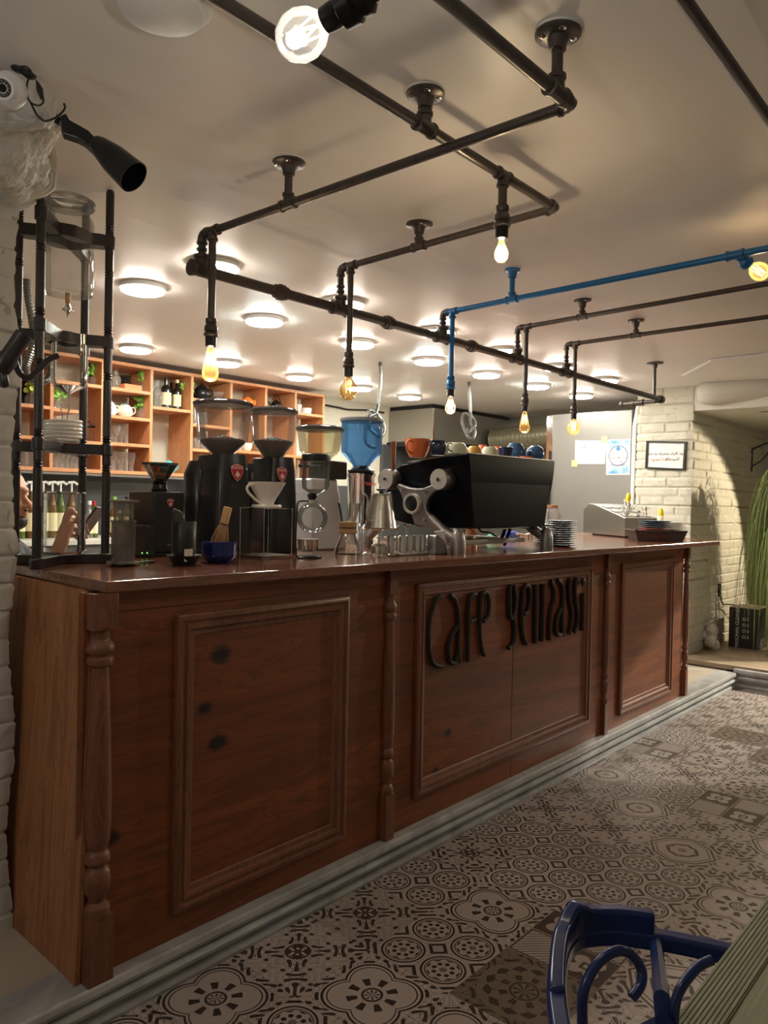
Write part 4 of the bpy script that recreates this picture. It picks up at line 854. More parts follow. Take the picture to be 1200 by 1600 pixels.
MB().lathe([(5*s, -5*s), (8*s, 1*s), (6*s, 5*s)], Pp(488, 776), 18).build('rubber_stopper', m_black, t)
MB().lathe([(4*s, -4*s), (12*s, 0), (20*s, 5*s), (21.5*s, 12*s), (21.5*s, 58*s)], Pp(493, 769), 28, closed=False).build('upper_chamber', m_glass, t)
MB().lathe([(22*s, 48*s), (22.5*s, 50*s), (22.5*s, 58*s), (20*s, 60*s), (0, 60*s)], Pp(493, 769), 28).build('lid', m_blackp, t)
MB().lathe([(10*s, 0), (15*s, 2*s), (16.5*s, 16*s), (17*s, 19*s), (15*s, 19*s)], Pp(481, 861), 24).build('burner', m_steel, t)
for k in range(7): a = -2.6+k*.35; c = Pp(481, 855); MB().box((c.x+15.5*s*cos(a)-.0012, c.y+15.5*s*sin(a)-.0012, c.z-.010), (c.x+15.5*s*cos(a)+.0012, c.y+15.5*s*sin(a)+.0012, c.z+.010)).build('burner_slot', m_black, t, smooth=False)
# ---- silver grinder with yellowed hopper
p = base(502, 858); s = mpp(p)
t = thing('coffee_grinder', 'silver wedge shaped coffee grinder with yellowed clear hopper behind the syphon', 'coffee grinder', p)
w1, w2_ = 38*s, 22*s; Hh = 118*s
m_silv = plain('silver_paint', (.55, .56, .58), .35, .25, .06, 20)
MB().hexa([(-w1, -.07, 0), (w1*.95, -.07, 0), (w1*.95, .13, 0), (-w1, .13, 0)], [(-w1*.9, -.035, Hh*.93), (w2_, -.035, Hh*.93), (w2_, .11, Hh*.93), (-w1*.9, .11, Hh*.93)]).build('body', m_silv, t, world=False, bevel=.01)
MB().box((w2_*.1, -.05, Hh*.93), (w2_*1.75, .11, Hh*1.17)).build('top_housing', m_blackp, t, world=False, bevel=.006)
hop_(t, 2*s, 0, s, 37*s, (858-669)*s, (858-705)*s, 31*s, (858-722)*s, 14*s, m_glassyel, m_lid, None, .03)
MB().tube([(-w1*1.0, -.02, Hh*1.08), (-w1*1.45, -.02, Hh*1.08)], .008, 10).build('side_lever', m_black, t, world=False)
# ---- chemex
p = base(543, 866); s = mpp(p)
t = thing('pour_over_flask', 'hourglass glass coffee flask with a wooden collar', 'flask', p)
MB().lathe([(0, 0), (21*s, 0), (22*s, 3*s), (19*s, 14*s), (12*s, 30*s), (10*s, 38*s), (11*s, 46*s), (19*s, 78*s), (19.5*s, 80*s)], (0, 0, 0), 32, closed=False).build('glass_body', m_glass, t, world=False)
MB().lathe([(13*s, 32*s), (14.5*s, 34*s), (12.8*s, 41*s), (13*s, 42*s), (14.5*s, 49*s), (13*s, 51*s)], (0, 0, 0), 24).build('wooden_collar', m_bamboo, t, world=False)
MB().lathe([(13.4*s, 40.6*s), (14*s, 41.5*s), (13.4*s, 42.4*s)], (0, 0, 0), 24).build('leather_tie', m_cable, t, world=False)
# ---- steel grinder with blue hopper
p = base(562, 850); s = mpp(p)
t = thing('coffee_grinder', 'steel coffee grinder with a large translucent blue hopper', 'coffee grinder', p)
MB().lathe([(25*s, 0), (24*s, 3*s), (21*s, 8*s), (21*s, 104*s), (22.5*s, 106*s), (23*s, 110*s), (17*s, 112*s)], (0, 0, 0), 36).build('body', m_chrome, t, world=False)
MB().lathe([(14*s, 110*s), (21*s, 112*s), (21*s, 115*s), (15*s, 118*s), (13*s, 122*s)], (0, 0, 0), 28).build('hopper_collar', m_black, t, world=False)
MB().lathe([(13*s, 119*s), (14*s, 124*s), (31*s, 142*s), (32*s, 146*s), (32*s, 192*s)], (0, 0, 0), 36, closed=False).build('hopper', m_glassblue, t, world=False)
MB().lathe([(33.5*s, 190*s), (34.5*s, 192*s), (34*s, 195*s), (0, 196.5*s)], (0, 0, 0), 36).build('hopper_lid', plain('grey_plastic', (.16, .18, .2), .4), t, world=False)
text_mesh('red_logo', 'mazzer', .030, plain('logo_red', (.6, .06, .03), .4), t, p+V((.0, -21*s-.002, 94*s)), (1, 0, 0), (0, 0, 1), .0006)
# ---- kettle on wire warmer
p = base(593, 868); s = mpp(p)
t = thing('wire_warmer', 'chrome wire stand over a small steel burner', 'stand', p)
R_ = 28*s; zt = 41*s
MB().tube([(R_*cos(2*pi*k/24), R_*sin(2*pi*k/24), zt) for k in range(25)], .0022, 8, cap=False).build('top_ring', m_chrome, t, world=False)
MB().tube([(R_*cos(2*pi*k/24), R_*sin(2*pi*k/24), .008) for k in range(25)], .0022, 8, cap=False).build('lower_ring', m_chrome, t, world=False)
for a in (-2.3, -.7, .8, 2.4): MB().tube([(R_*cos(a), R_*sin(a), 0), (R_*cos(a), R_*sin(a), zt)], .0022, 8).build('leg', m_chrome, t, world=False)
MB().lathe([(12*s, 3*s), (13*s, 4*s), (13*s, 15*s), (10*s, 18*s), (0, 20*s)], (-.005, 0, 0), 20).build('burner_cup', m_steel, t, world=False)
MB().lathe([(2*s, 19*s), (2*s, 26*s), (5*s, 28*s), (0, 30*s)], (-.005, 0, 0), 12).build('burner_knob', m_chrome, t, world=False)
q = p+V((.004, 0, zt+.0024)); t = thing('gooseneck_kettle', 'brushed steel gooseneck kettle with black lid knob on the wire stand', 'kettle', q)
MB().lathe([(0, 0), (25*s, 0), (26*s, 2*s), (25*s, 6*s), (24.5*s, 12*s), (23*s, 16*s), (22*s, 26*s), (18*s, 42*s), (15.5*s, 52*s), (14*s, 53*s)], (0, 0, 0), 36).build('body', m_steel, t, world=False)
MB().lathe([(16.5*s, 52.5*s), (16*s, 54.5*s), (6*s, 56*s), (0, 56*s)], (0, 0, 0), 28).build('lid', m_chrome, t, world=False)
MB().lathe([(3*s, 56*s), (3*s, 58*s), (8*s, 60*s), (8*s, 62*s), (0, 63*s)], (0, 0, 0), 18).build('lid_knob', m_blackp, t, world=False)
MB().tube(smoothpath([V((-20*s, 0, 12*s)), V((-30*s, 0, 14*s)), V((-33*s, 0, 26*s)), V((-31*s, 0, 42*s)), V((-34*s, 0, 50*s)), V((-42*s, 0, 54*s))], 5), [.0062]*6+[.0052]*10+[.004]*10, 10).build('spout', m_steel, t, world=False)
MB().tube(smoothpath([V((17*s, .0, 50*s)), V((24*s, .01, 56*s)), V((30*s, .012, 52*s)), V((34*s, .012, 30*s)), V((35*s, .012, 8*s))], 5), .0075, 8, flat=.7).build('handle', m_blackp, t, world=False)
# ---- steel cups with ladle presses on tray
p = base(640, 866); s = mpp(p)
t = thing('steel_tray', 'low curved steel tray carrying small cylinders', 'tray', p)
MB().box((-43*s, -.05, 0), (43*s, .06, .010)).build('tray_plate', m_steel, t, world=False, bevel=.003)
for k, (dx_, dy_) in enumerate(((-42, .03), (-26, .0), (-10, .0), (8, .0), (22, .0))):
    q = p+V((dx_*s+ (22*s if 0 else 0), dy_-.02, .0105)); tt = thing('steel_cup', ('small steel cup half hidden behind the wire warmer', 'small steel cup next to the wire warmer on the tray', 'small steel cup third along the tray', 'small steel cup fourth along the tray under a forked handle', 'rightmost small steel cup on the tray')[k], 'cup', q, 0, 'steel cups on the tray')
    MB().lathe([(0, 0), (6*s, 0), (6.2*s, 26*s), (5.6*s, 26.5*s), (5.4*s, 2*s), (0, 2*s)], (0, 0, 0), 20).build('cup_wall', m_chrome, tt, world=False)
for k, dx_ in enumerate((-14, 10)):
    q = p+V((dx_*s, .045, .011)); tt = thing('press_handle', ('forked chrome press handle standing left on the tray', 'forked chrome press handle standing right on the tray')[k], 'handle', q)
    MB().cyl((0, 0, 0), (0, 0, 37*s), .0026, 8).build('rod', m_chrome, tt, world=False)
    MB().tube([(-8*s, 0, 43*s), (-2*s, 0, 38*s), (3*s, 0, 38*s), (9*s, 0, 42*s)], .004, 8).build('fork_grip', m_chrome, tt, world=False)
# napkin holder
p = base(684, 866); s = mpp(p)
t = thing('napkin_holder', 'dark arched steel napkin holder', 'holder', p)
for yy in (-.022, .022):
    MB().prism([V((-16*s, yy, 0)), V((14*s, yy, 0))]+[V((-16*s+30*s*cos(a), yy, 30*s*sin(a))) for a in [rad(10), rad(30), rad(50), rad(70), rad(88)]], (0, .003, 0)).build('arched_side', m_steeld, t, world=False, smooth=False)
MB().box((-16*s, -.022, 0), (14*s, .022, .004)).build('base_plate', m_steeld, t, world=False)
q = p+V((0, 0, .0045)); t = thing('paper_napkin', 'folded white paper napkin standing in the holder before the machine foot', 'napkin', q)
MB().prism([V((12*s, -.012, 0)), V((19*s, -.012, 0)), V((12*s, -.012, 36*s)), V((-12*s, -.012, 34*s)), V((-4*s, -.012, 28*s)), V((4*s, -.012, 22*s))], (0, .012, 0)).build('folded_sheet', m_paper, t, world=False, smooth=False)
# ================================================================== ESPRESSO MACHINE
em = thing('espresso_machine', 'big black two group espresso machine on cast aluminium X shaped side frames', 'espresso machine', (3.2, 2.35, CT))
TL = V((2.927, 2.05, 1.693)); TR = V((3.732, 2.05, 1.700)); BLm = V((3.0, 2.10, 1.343)); BRm = V((3.645, 2.10, 1.342))
def lerp(a, b, t): return a+(b-a)*t
# curved back panel
rings = []
for j in range(13):
    v = j/12; row = []
    l = lerp(BLm, TL, v); r_ = lerp(BRm, TR, v); bul = .018*sin(pi*v)
    r_ = r_+V((.012*sin(pi*v), 0, 0))
    for i in range(13): u = i/12; q = lerp(l, r_, u); row.append(q+V((0, -bul-.004, 0)))
    rings.append(row+[p_+V((0, .012, 0)) for p_ in row[::-1]])
m_spun = plain('spun_steel_face', (.72, .70, .66), .30, .55, .06, 60)
m_gloss = plain('satin_black_panel', (.005, .006, .008), .26, .0, .1, 3, Specular_IOR_Level=.12)
MB().loft(rings).build('back_panel', m_gloss, em, bevel=.002)
# body block and side panels: side outline traced on the side plane
sideo = [(731, 708), (700, 713), (660, 719), (624, 727), (612, 735), (600, 748), (597, 780), (600, 812), (640, 823), (700, 826), (729, 826)]
SX = 2.925
S2 = [onx(x, y, SX) for x, y in sideo]
def shift(p, k): return V((p.x+k, p.y, p.z))
MB().loft([[shift(p, .0+(.06*(1.693-p.z)/.35)) for p in S2], [shift(p, .80-(.085*(1.693-p.z)/.35)) for p in S2]]).build('body', m_gloss, em, smooth=False, bevel=.006)
# top tray with rail
MB().prism([V((2.94, 2.06, 1.694)), V((3.72, 2.06, 1.70)), V((3.72, 2.42, 1.665)), V((2.94, 2.42, 1.66))], (0, 0, .004)).build('cup_tray', m_steel, em, smooth=False)
# aluminium frame (both sides)
fo = [(205, 765), (260, 790), (330, 812), (400, 822), (470, 818), (530, 795), (585, 770), (625, 830), (560, 880), (520, 935), (498, 1000), (510, 1060), (570, 1130), (680, 1210), (790, 1285), (830, 1330), (800, 1420), (720, 1345), (600, 1275), (480, 1215), (380, 1195), (352, 1100), (340, 1060), (290, 1000), (262, 960), (245, 890), (215, 835), (185, 800)]
fX = 2.895
def fr_pt(x, y): return onx(590+x/6.67, 640+y/6.67, fX)
outl = [fr_pt(x, y) for x, y in fo]
def framepart(shiftx):
    bm_o = MB().prism([shift(p, shiftx) for p in outl], (.03, 0, 0)).build('side_frame', m_steeld, em, smooth=False, bevel=.006)
    return bm_o
sf = framepart(0); sf2 = framepart(.80)
rc = fr_pt(372, 980)
MB().lathe([(.040, -.012), (.048, -.012), (.050, .0), (.046, .028), (.036, .028), (.036, -.006), (.040, -.012)], rc+V((-.008, 0, 0)), 32, axis=(1, 0, 0), closed=False).build('ring_boss', m_spun, sf)
MB().lathe([(0, -.0135), (.035, -.0135), (.037, -.012), (.037, .020)], rc, 24, axis=(1, 0, 0)).build('ring_recess', m_black, sf)
for (x, y) in ((262, 838), (512, 846), (503, 1148)): MB().lathe([(.009, -.004), (.008, -.009), (0, -.011)], fr_pt(x, y), 12, axis=(1, 0, 0)).build('bolt', m_chrome, sf)
for k, (x, y, R_) in enumerate(((115, 725, .050), (668, 728, .050))):
    c = fr_pt(x, y); kb = MB().lathe([(R_*.9, .05), (R_*1.0, .04), (R_*1.0, -.020), (R_*.97, -.024)], c, 32, axis=(1, 0, 0)).build('side_knob', m_steeld, em)
    MB().lathe([(R_*.965, -.022), (R_*.96, -.0265), (R_*.18, -.0275), (0, -.0275)], c, 32, axis=(1, 0, 0)).build('spun_face', m_spun, kb)
    MB().lathe([(.010, -.027), (.010, -.032), (0, -.033)], c, 6, axis=(1, 0, 0)).build('hex_bolt', m_chrome, kb)
for fx, fy in ((715, 866), (853, 859)):
    c = base(fx, fy); MB().lathe([(0, 0), (.036, 0), (.037, .02), (.035, .065), (.028, .095), (.012, .116), (0, .12)], c, 28).build('foot', m_steeld, em)
    MB().tube([c+V((0, 0, .06)), c+V((0, .08, .10)), c+V((0, .16, .16))], [.028, .024, .022], 14).build('foot_strut', m_steeld, em)
for fx in (2.84, 3.56): MB().lathe([(0, 0), (.036, 0), (.037, .02), (.035, .065), (.028, .095), (.012, .116), (0, .12)], (fx+.03, 2.62, CT), 28).build('foot', m_steeld, em); MB().tube([(fx+.03, 2.60, CT+.06), (fx+.04, 2.50, CT+.14)], .024, 12).build('foot_strut', m_steeld, em)
# steam lever with wooden grip
c = fr_pt(115, 725); g0 = onx(614, 735, fX+.01); g1 = onx(615, 690, fX+.01)
MB().tube([g0, lerp(g0, g1, .3), g1], [.009, .011, .014], 12).build('wooden_grip', plain('rosewood', (.16, .05, .02), .35, 0, .3, 60), em)
# drip tray and groups seen under the body
MB().box((2.98, 2.14, 1.262), (3.60, 2.60, 1.285)).build('drip_tray', m_steel, em, smooth=False, bevel=.003)
for x in (3.06, 3.48): MB().cyl((x, 2.5, 1.235), (x, 2.5, 1.265), .012).build('tray_foot', m_black, em)
c = ony(791, 812, 2.35)
for x in (-.14, .16):
    MB().cyl((c.x+x, 2.50, 1.345), (c.x+x, 2.50, 1.32), .032, 20).build('group_head', m_steel, em)
MB().tube([ony(748, 826, 2.3), ony(752, 831, 2.3), ony(765, 832, 2.3), ony(776, 838, 2.3)], .005, 8).build('steam_wand', m_black, em)
for a, b in (((781, 848), (789, 828)), ((788, 852), (797, 827))):
    MB().tube([ony(*a, 2.2), ony(*b, 2.2)], .009, 8).build('support_strut', m_black, em)
# cups and mugs on top of the machine
def cup(label, cat, px_, r, h, mat, up_=True, handle=None, prof=None, Yp=2.2, name='coffee_cup', zt=None, group='cups on the espresso machine'):
    q = ony(px_[0], px_[1], Yp); z0 = (1.704-(Yp-2.06)*.104) if zt is None else zt; q = V((q.x, q.y, z0))
    t = thing(name, label, cat, q, 0, group)
    pr = prof or [(0, 0), (.55*r, 0), (.60*r, .04*h), (.85*r, .4*h), (r, h), (.95*r, h), (.8*r, .45*h), (.5*r, .1*h), (0, .1*h)]
    if not up_: pr = [(a, h-b) for a, b in pr]
    MB().lathe(pr, (0, 0, 0), 28).build('cup_wall', mat, t, world=False)
    if handle:
        hx, hz = handle; d = V((hx, -.2, 0)).normalized(); hh = h*.5
        MB().tube(smoothpath([d*r*.9+V((0, 0, hh+h*.34)), d*r*1.45+V((0, 0, hh+h*.36)), d*r*1.75+V((0, 0, hh+h*.1)), d*r*1.5+V((0, 0, hh-h*.2)), d*r*.7+V((0, 0, hh-h*.3))], 4), .0045, 8).build('handle', mat, t, world=False)
    return t
m_or = plain('orange_glaze', (.70, .20, .08), .3, 0, .06, 20); m_dor = plain('deep_orange_glaze', (.75, .16, .05), .3); m_sage = plain('sage_glaze', (.50, .55, .40), .3); m_must = plain('mustard_glaze', (.55, .30, .06), .35)
m_bl = plain('blue_cup_glaze', (.03, .10, .24), .25, 0, .3, 12); m_nv = plain('dark_navy_glaze', (.015, .02, .06), .2, 0, .3, 12)
cup('orange fluted cup with loop handle at the left end of the machine top', 'cup', (652, 715), .064, .088, m_or, True, (-1, 0), Yp=2.32)
cup('dark navy cup with floral marks beside the orange fluted cup', 'cup', (684, 710), .042, .075, m_nv, True, (-1, 0), Yp=2.22, prof=[(0, 0), (.032, 0), (.036, .02), (.040, .05), (.036, .058), (.040, .068), (.037, .068), (.033, .05), (0, .01)])
cup('pale sage green cup turned upside down on the machine', 'cup', (713, 708), .060, .052, m_sage, False, (-1, 0), Yp=2.15)
cup('mustard yellow ribbed small cup at the corner of the machine top', 'cup', (741, 705), .040, .042, m_must, False, None, Yp=2.13)
cup('orange cup standing behind the mustard cup', 'cup', (754, 702), .036, .105, m_dor, False, None, Yp=2.35)
cup('second pale sage cup upside down right of the mustard cup', 'cup', (765, 710), .048, .045, m_sage, False, None, Yp=2.12)
cup('orange cup behind the dark navy straight cup', 'cup', (777, 702), .038, .108, m_dor, False, None, Yp=2.36)
cup('dark navy straight sided cup turned upside down', 'cup', (790, 712), .040, .052, m_nv, True, None, Yp=2.12, prof=[(0, 0), (.034, 0), (.039, .05), (.036, .052), (.03, .006), (0, .006)])
cup('large blue faceted cup lying right of the navy cup', 'cup', (805, 706), .056, .098, m_bl, False, None, Yp=2.2, prof=[(0, 0), (.030, .0), (.046, .02), (.056, .05), (.050, .08), (.030, .096), (0, .098)])
cup('small blue cup peeping between the two blue cups', 'cup', (818, 708), .032, .085, m_bl, False, None, Yp=2.34)
cup('round blue cup at the right end of the machine top', 'cup', (836, 713), .050, .086, m_bl, True, None, Yp=2.14, prof=[(0, 0), (.032, .0), (.048, .025), (.050, .045), (.042, .07), (.022, .085), (0, .086)])
cup('flat red dish between the blue cups', 'dish', (822, 714), .036, .018, m_dor, True, None, Yp=2.12, name='small_dish')
# things beyond the machine on the staff side
def lath(name, label, cat, p, prof, mat, part_='body', group=None, seg=24):
    o = MB().lathe([(a, b) for a, b in prof], p, seg).build(name, mat); tag(o, label, cat, group); return o
p = base(736, 849); lath('copper_jug', 'small copper jug under the left end of the espresso machine', 'jug', p, [(0, 0), (.034, 0), (.036, .04), (.030, .075), (.033, .085), (.030, .085), (0, .078)], plain('copper', (.5, .25, .14), .25, .9))
p = V((3.6, 2.62, CT)); p = base(769, 846); lath('green_bowl', 'small dark green glass bowl under the machine', 'bowl', p, [(0, 0), (.03, 0), (.036, .02), (.028, .04), (.02, .045), (0, .045)], plain('green_glaze', (.02, .18, .08), .2))
p = base(820, 843); t = thing('wooden_stand', 'small curved wooden stand with thin legs under the machine', 'stand', p)
MB().tube([p+V((-.10, 0, .040)), p+V((0, 0, .030)), p+V((.11, 0, .044))], .013, 8, flat=.5).build('curved_top', plain('weathered_wood', (.36, .28, .21), .6), t)
for x in (-.08, .05, .09): MB().cyl(p+V((x, 0, 0)), p+V((x*.9, 0, .034)), .003, 6).build('leg', m_black, t)
p = p+V((.02, .12, 0)); t = thing('blue_cloth', 'folded blue cloth lying behind the wooden stand', 'cloth', p); MB().box((-.05, -.03, 0), (.05, .03, .05)).build('folds', plain('cobalt_cloth', (.02, .04, .35), .7), t, world=False, bevel=.012)
# saucer stack
def plates(n, px_, r, dz, mat, words_, cat='saucer', name='saucer', group=None, top_=None, Z0=CT):
    p = onz(px_[0], px_[1], Z0)
    for k in range(n):
        z = p.z+k*dz; jx_ = random.uniform(-.003, .003); jy_ = random.uniform(-.003, .003)
        pos = 'lowest' if k == 0 else ('topmost' if k == n-1 else ordn2[k]+' from the bottom')
        o = MB().lathe([(0, .001), (r*.55, .001), (r*.6, .003), (r*.95, dz*.9), (r, dz*.98), (r*.96, dz*1.05), (r*.6, dz*.45), (0, dz*.42)], (0, 0, 0), 32).build(name, mat)
        o.location = (p.x+jx_, p.y+jy_, z); tag(o, '%s, %s of its stack' % (words_, pos), cat, group)
    return p
ordn2 = ['first', 'second', 'third', 'fourth', 'fifth', 'sixth', 'seventh', 'eighth', 'ninth', 'tenth', 'eleventh', 'twelfth']
m_sauc = plain('grey_blue_glaze', (.15, .17, .19), .25, 0, .1, 20)
plates(12, (877, 854), .085, .0122, m_sauc, 'grey blue saucer right of the machine foot', group='saucer stack right of the foot')
plates(10, (852, 850), .074, .0118, m_sauc, 'dark grey saucer behind the machine foot', group='saucer stack behind the foot')
p = base(862, 841); t = thing('glass_jar', 'clear glass jar with a copper lid behind the saucers', 'jar', p)
MB().lathe([(0, 0), (.056, 0), (.06, .01), (.06, .17), (.05, .195), (.042, .205), (.042, .215)], (0, 0, 0), 28, closed=False).build('glass_wall', m_glasshaze, t, world=False)
MB().lathe([(.044, .212), (.044, .232), (0, .233)], (0, 0, 0), 28).build('lid', plain('copper_lid', (.45, .22, .12), .4, .6), t, world=False)
# ---- cutlery dispenser
p = base(975.8, 840.5)
t = thing('cutlery_dispenser', 'sloped stainless steel cutlery dispenser with holes full of spoons', 'dispenser', p)
L5 = .42
sidep = [(0, .0), (0, .165), (.30, .265), (.37, .268), (.42, .21), (.42, .0)]
SY = p.y; 
a0 = p; 
# side face runs away from the corner (x=976) to (911,832); front face runs right
dirb = (V((base(911, 834.5).x, base(911, 834.5).y, 0))-V((p.x, p.y, 0))).normalized(); dirf = V((dirb.y, -dirb.x, 0))
tot = .62
sidep = [(0, .012), (0, .148), (.44, .245), (.53, .25), (tot, .195), (tot-.005, .012)]
sc_ = 1
P_ = [p+dirb*a*sc_+V((0, 0, b)) for a, b in sidep]
MB().prism(P_, dirf*.27).build('box_body', m_steel, t, smooth=False, bevel=.003)
MB().prism([p+dirb*(.02)+dirf*.02, p+dirb*(.5)+dirf*.02, p+dirb*(.5)+dirf*.25, p+dirb*(.02)+dirf*.25], (0, 0, .012)).build('base_feet', m_black, t, smooth=False)
sl = (V(P_[2])-V(P_[1])).normalized(); nn_ = sl.cross(dirf).normalized(); nn_ = nn_ if nn_.z > 0 else -nn_
for i in range(3):
    for j in range(3):
        c = V(P_[1])+sl*(.08+i*.14)+dirf*(.05+j*.086)+nn_*.001
        hl = MB().lathe([(.040, 0), (.040, .003), (.035, .003)], c, 24, axis=nn_).build('cup_ring', m_chrome, t); MB().lathe([(0, 0), (.035, 0), (.035, .0022), (0, .0022)], c, 24, axis=nn_).build('cup_opening', m_black, hl)
random.seed(3)
for gi, (i, j) in enumerate(((0, 0), (0, 2))):
    c = V(P_[1])+sl*(.08+i*.14)+dirf*(.05+j*.086)
    for k in range(6 if gi == 0 else 3):
        d = (V((0, 0, 1))+dirf*random.uniform(.1, .9)*(1 if gi == 0 else -.1)+sl*random.uniform(-.2, .3)).normalized(); o_ = c+V((random.uniform(-.02, .02), random.uniform(-.02, .02), -.01)); ln_ = random.uniform(.09, .14)*(1 if gi == 0 else .7)
        f = MB().tube([o_, o_+d*ln_*.6, o_+d*ln_*.8, o_+d*ln_], [.005, .006, .010, .007], 8, flat=.45).build('spoon', m_chrome); tag(f, '%s steel spoon handle leaning in the %s hole of the dispenser' % (ordn[k], 'front corner' if gi == 0 else 'right hand'), 'spoon', 'spoons in the %s hole' % ('corner' if gi == 0 else 'right'))
def bottle_y(p, lab):
    t = thing('squeeze_bottle', lab, 'bottle', p)
    MB().lathe([(0, 0), (.028, 0), (.03, .01), (.03, .15), (.02, .165)], (0, 0, 0), 20).build('body', plain('yellow_pale_plastic', (.75, .72, .5), .4), t, world=False)
    MB().lathe([(.021, .163), (.022, .175), (.019, .205), (.012, .222), (0, .224)], (0, 0, 0), 18).build('yellow_cap', plain('yellow_plastic', (.85, .66, .03), .35), t, world=False)
qq = ony(1033, 800, 2.38); bottle_y(V((qq.x, qq.y, CT)), 'squeeze bottle with yellow cap standing behind the white plates')
cq = V(P_[1])+sl*.10+dirf*.07; dq_ = (V((0, 0, 1))+dirf*.12).normalized(); tt = thing('yellow_brush', 'yellow handled brush standing among the spoons in the dispenser', 'brush', cq)
MB().tube([cq, cq+dq_*.10], .005, 8).build('rod', m_chrome, tt); MB().tube([cq+dq_*.09, cq+dq_*.12, cq+dq_*.15, cq+dq_*.165], [.012, .020, .018, .010], 12).build('yellow_grip', plain('yellow_plastic', (.85, .66, .03), .35), tt)
# basket and plates
p = base(1024, 845.5); t = thing('wicker_tray', 'low dark woven wicker tray at the end of the counter', 'tray', p)
m_wick = plain('dark_wicker', (.05, .03, .022), .6, 0, .7, 120, .8)
rot_ = rad(-50); ex = V((cos(rot_), sin(rot_), 0)); ey = V((-sin(rot_), cos(rot_), 0)); hw, hd_ = .165, .11
def bq(k, z): return [p+ex*(sx_*hw*k)+ey*(sy_*hd_*k)+V((0, 0, z)) for sx_, sy_ in ((-1, -1), (1, -1), (1, 1), (-1, 1))]
MB().hexa(bq(.9, 0), bq(.92, .008)).build('woven_floor', m_wick, t, smooth=False)
mb = MB(); mb.loft([bq(.9, 0), bq(1.05, .072), bq(1.0, .074), bq(.86, .006)], cap=False); mb.build('woven_wall', m_wick, t, smooth=False)
r4 = bq(1.04, .072); MB().tube([r4[0], r4[1], r4[2], r4[3], r4[0]], .006, 8).build('braided_rim', m_wick, t)
m_pr = plain('red_plate_glaze', (.45, .06, .04), .3); m_pb = plain('petrol_plate_glaze', (.02, .08, .16), .3)
for k in range(10):
    o = MB().lathe([(0, .001), (.06, .001), (.113, .0115), (.115, .0135), (.06, .006), (0, .005)], (0, 0, 0), 32).build('dinner_plate', m_pr if k < 6 else m_pb); o.location = p+V((0, 0, .0085+k*.0130))
    tag(o, '%s side plate in the wicker tray, %s from the bottom of the pile' % ('red' if k < 6 else 'dark blue', ordn2[k]), 'plate', 'coloured plates in the tray')
pw = V((6.08, 2.56, CT))
q = onz(1046, 838, CT)
for k in range(9):
    o = MB().lathe([(0, .001), (.08, .001), (.128, .0105), (.13, .0125), (.08, .006), (0, .005)], (0, 0, 0), 32).build('dinner_plate', m_white); o.location = V((q.x, q.y, CT+k*.0128))
    tag(o, 'white dinner plate beside the brick pillar, %s of its stack' % ('lowest' if k == 0 else 'topmost' if k == 8 else ordn2[k]+' from the bottom'), 'plate', 'white plates at the counter end')
# ================================================================== SHELF UNIT AT THE BACK
SY0 = 5.40; SY1 = 5.715
sh = thing('shelf_unit', 'large orange oak open shelf unit on the back wall full of pots and bottles', 'shelf', (3.8, 5.55, 1.64))
DV = [2.12, 2.585, 2.972, 3.383, 3.76, 4.16, 4.547, 4.906, 5.27]
ZB0, ZT0 = 1.645, 2.485
for i, x in enumerate(DV): MB().box((x-.012, SY0, ZB0), (x+.012, SY1, ZT0)).build('upright', m_oakv, sh, smooth=False)
MB().box((DV[0], SY0-.003, ZT0-.024), (DV[-1]+.012, SY1, ZT0)).build('top_board', m_oak, sh, smooth=False)
MB().box((DV[0], SY0-.002, ZB0-.012), (DV[-1]+.012, SY1, ZB0+.014)).build('bottom_board', m_oak, sh, smooth=False)
MB().box((DV[0], SY0+.02, ZB0-.03), (DV[-1], SY1, ZB0-.012)).build('under_rail', plain('grey_rail', (.35, .34, .33), .5), sh, smooth=False)
ZL = [[2.29, 2.08, 1.86], [2.275, 1.855], [2.275, 2.065, 1.86], [2.17], [2.275, 2.065, 1.86], [2.265, 1.875], [2.275, 1.87], [2.275, 1.868]]
for i, zl in enumerate(ZL):
    for z in zl: MB().box((DV[i]+.012, SY0, z-.012), (DV[i+1]-.012, SY1, z+.012)).build('shelf_board', m_oak, sh, smooth=False)
MB().box((DV[1]+.012, SY0+.0, 2.06), (DV[1]+.20, SY1, 2.084)).build('shelf_board', m_oak, sh, smooth=False)
def onshelf(px_, z, Y=5.52): q = ony(px_, 700, Y); return V((q.x, Y, z+.0125))
SG = 'things on the oak shelves'
m_dglass = plain('dark_bottle_glass', (.012, .012, .01), .08); m_label = plain('cream_label', (.72, .64, .42), .7, 0, .15, 80)
def leafy(t, c, n, r, h, mat=m_green):
    mb = MB(); n = int(n*3.2)
    for k in range(n):
        a = random.uniform(0, 2*pi); rr = random.uniform(.2, 1)*r; q = V(c)+V((rr*cos(a), rr*sin(a)*.6, random.uniform(.2, 1)*h)); s_ = random.uniform(.010, .019)
        mb.tube([V(c), (V(c)+q)/2+V((0, 0, .01)), q], .0015, 4)
        u_ = V((random.uniform(-1, 1), random.uniform(-.4, .4), random.uniform(-.3, 1))).normalized(); v_ = u_.cross(V((random.uniform(-.4, .4), -1, .2))).normalized()
        pts = [q+u_*(s_*1.2*cos(b))+v_*(s_*sin(b)*(1-.3*cos(b)))+V((0, -.004*cos(2*b), 0)) for b in [2*pi*i/8 for i in range(8)]]
        mb.prism(pts, u_.cross(v_)*.001)
    mb.build('leaves', mat, t)
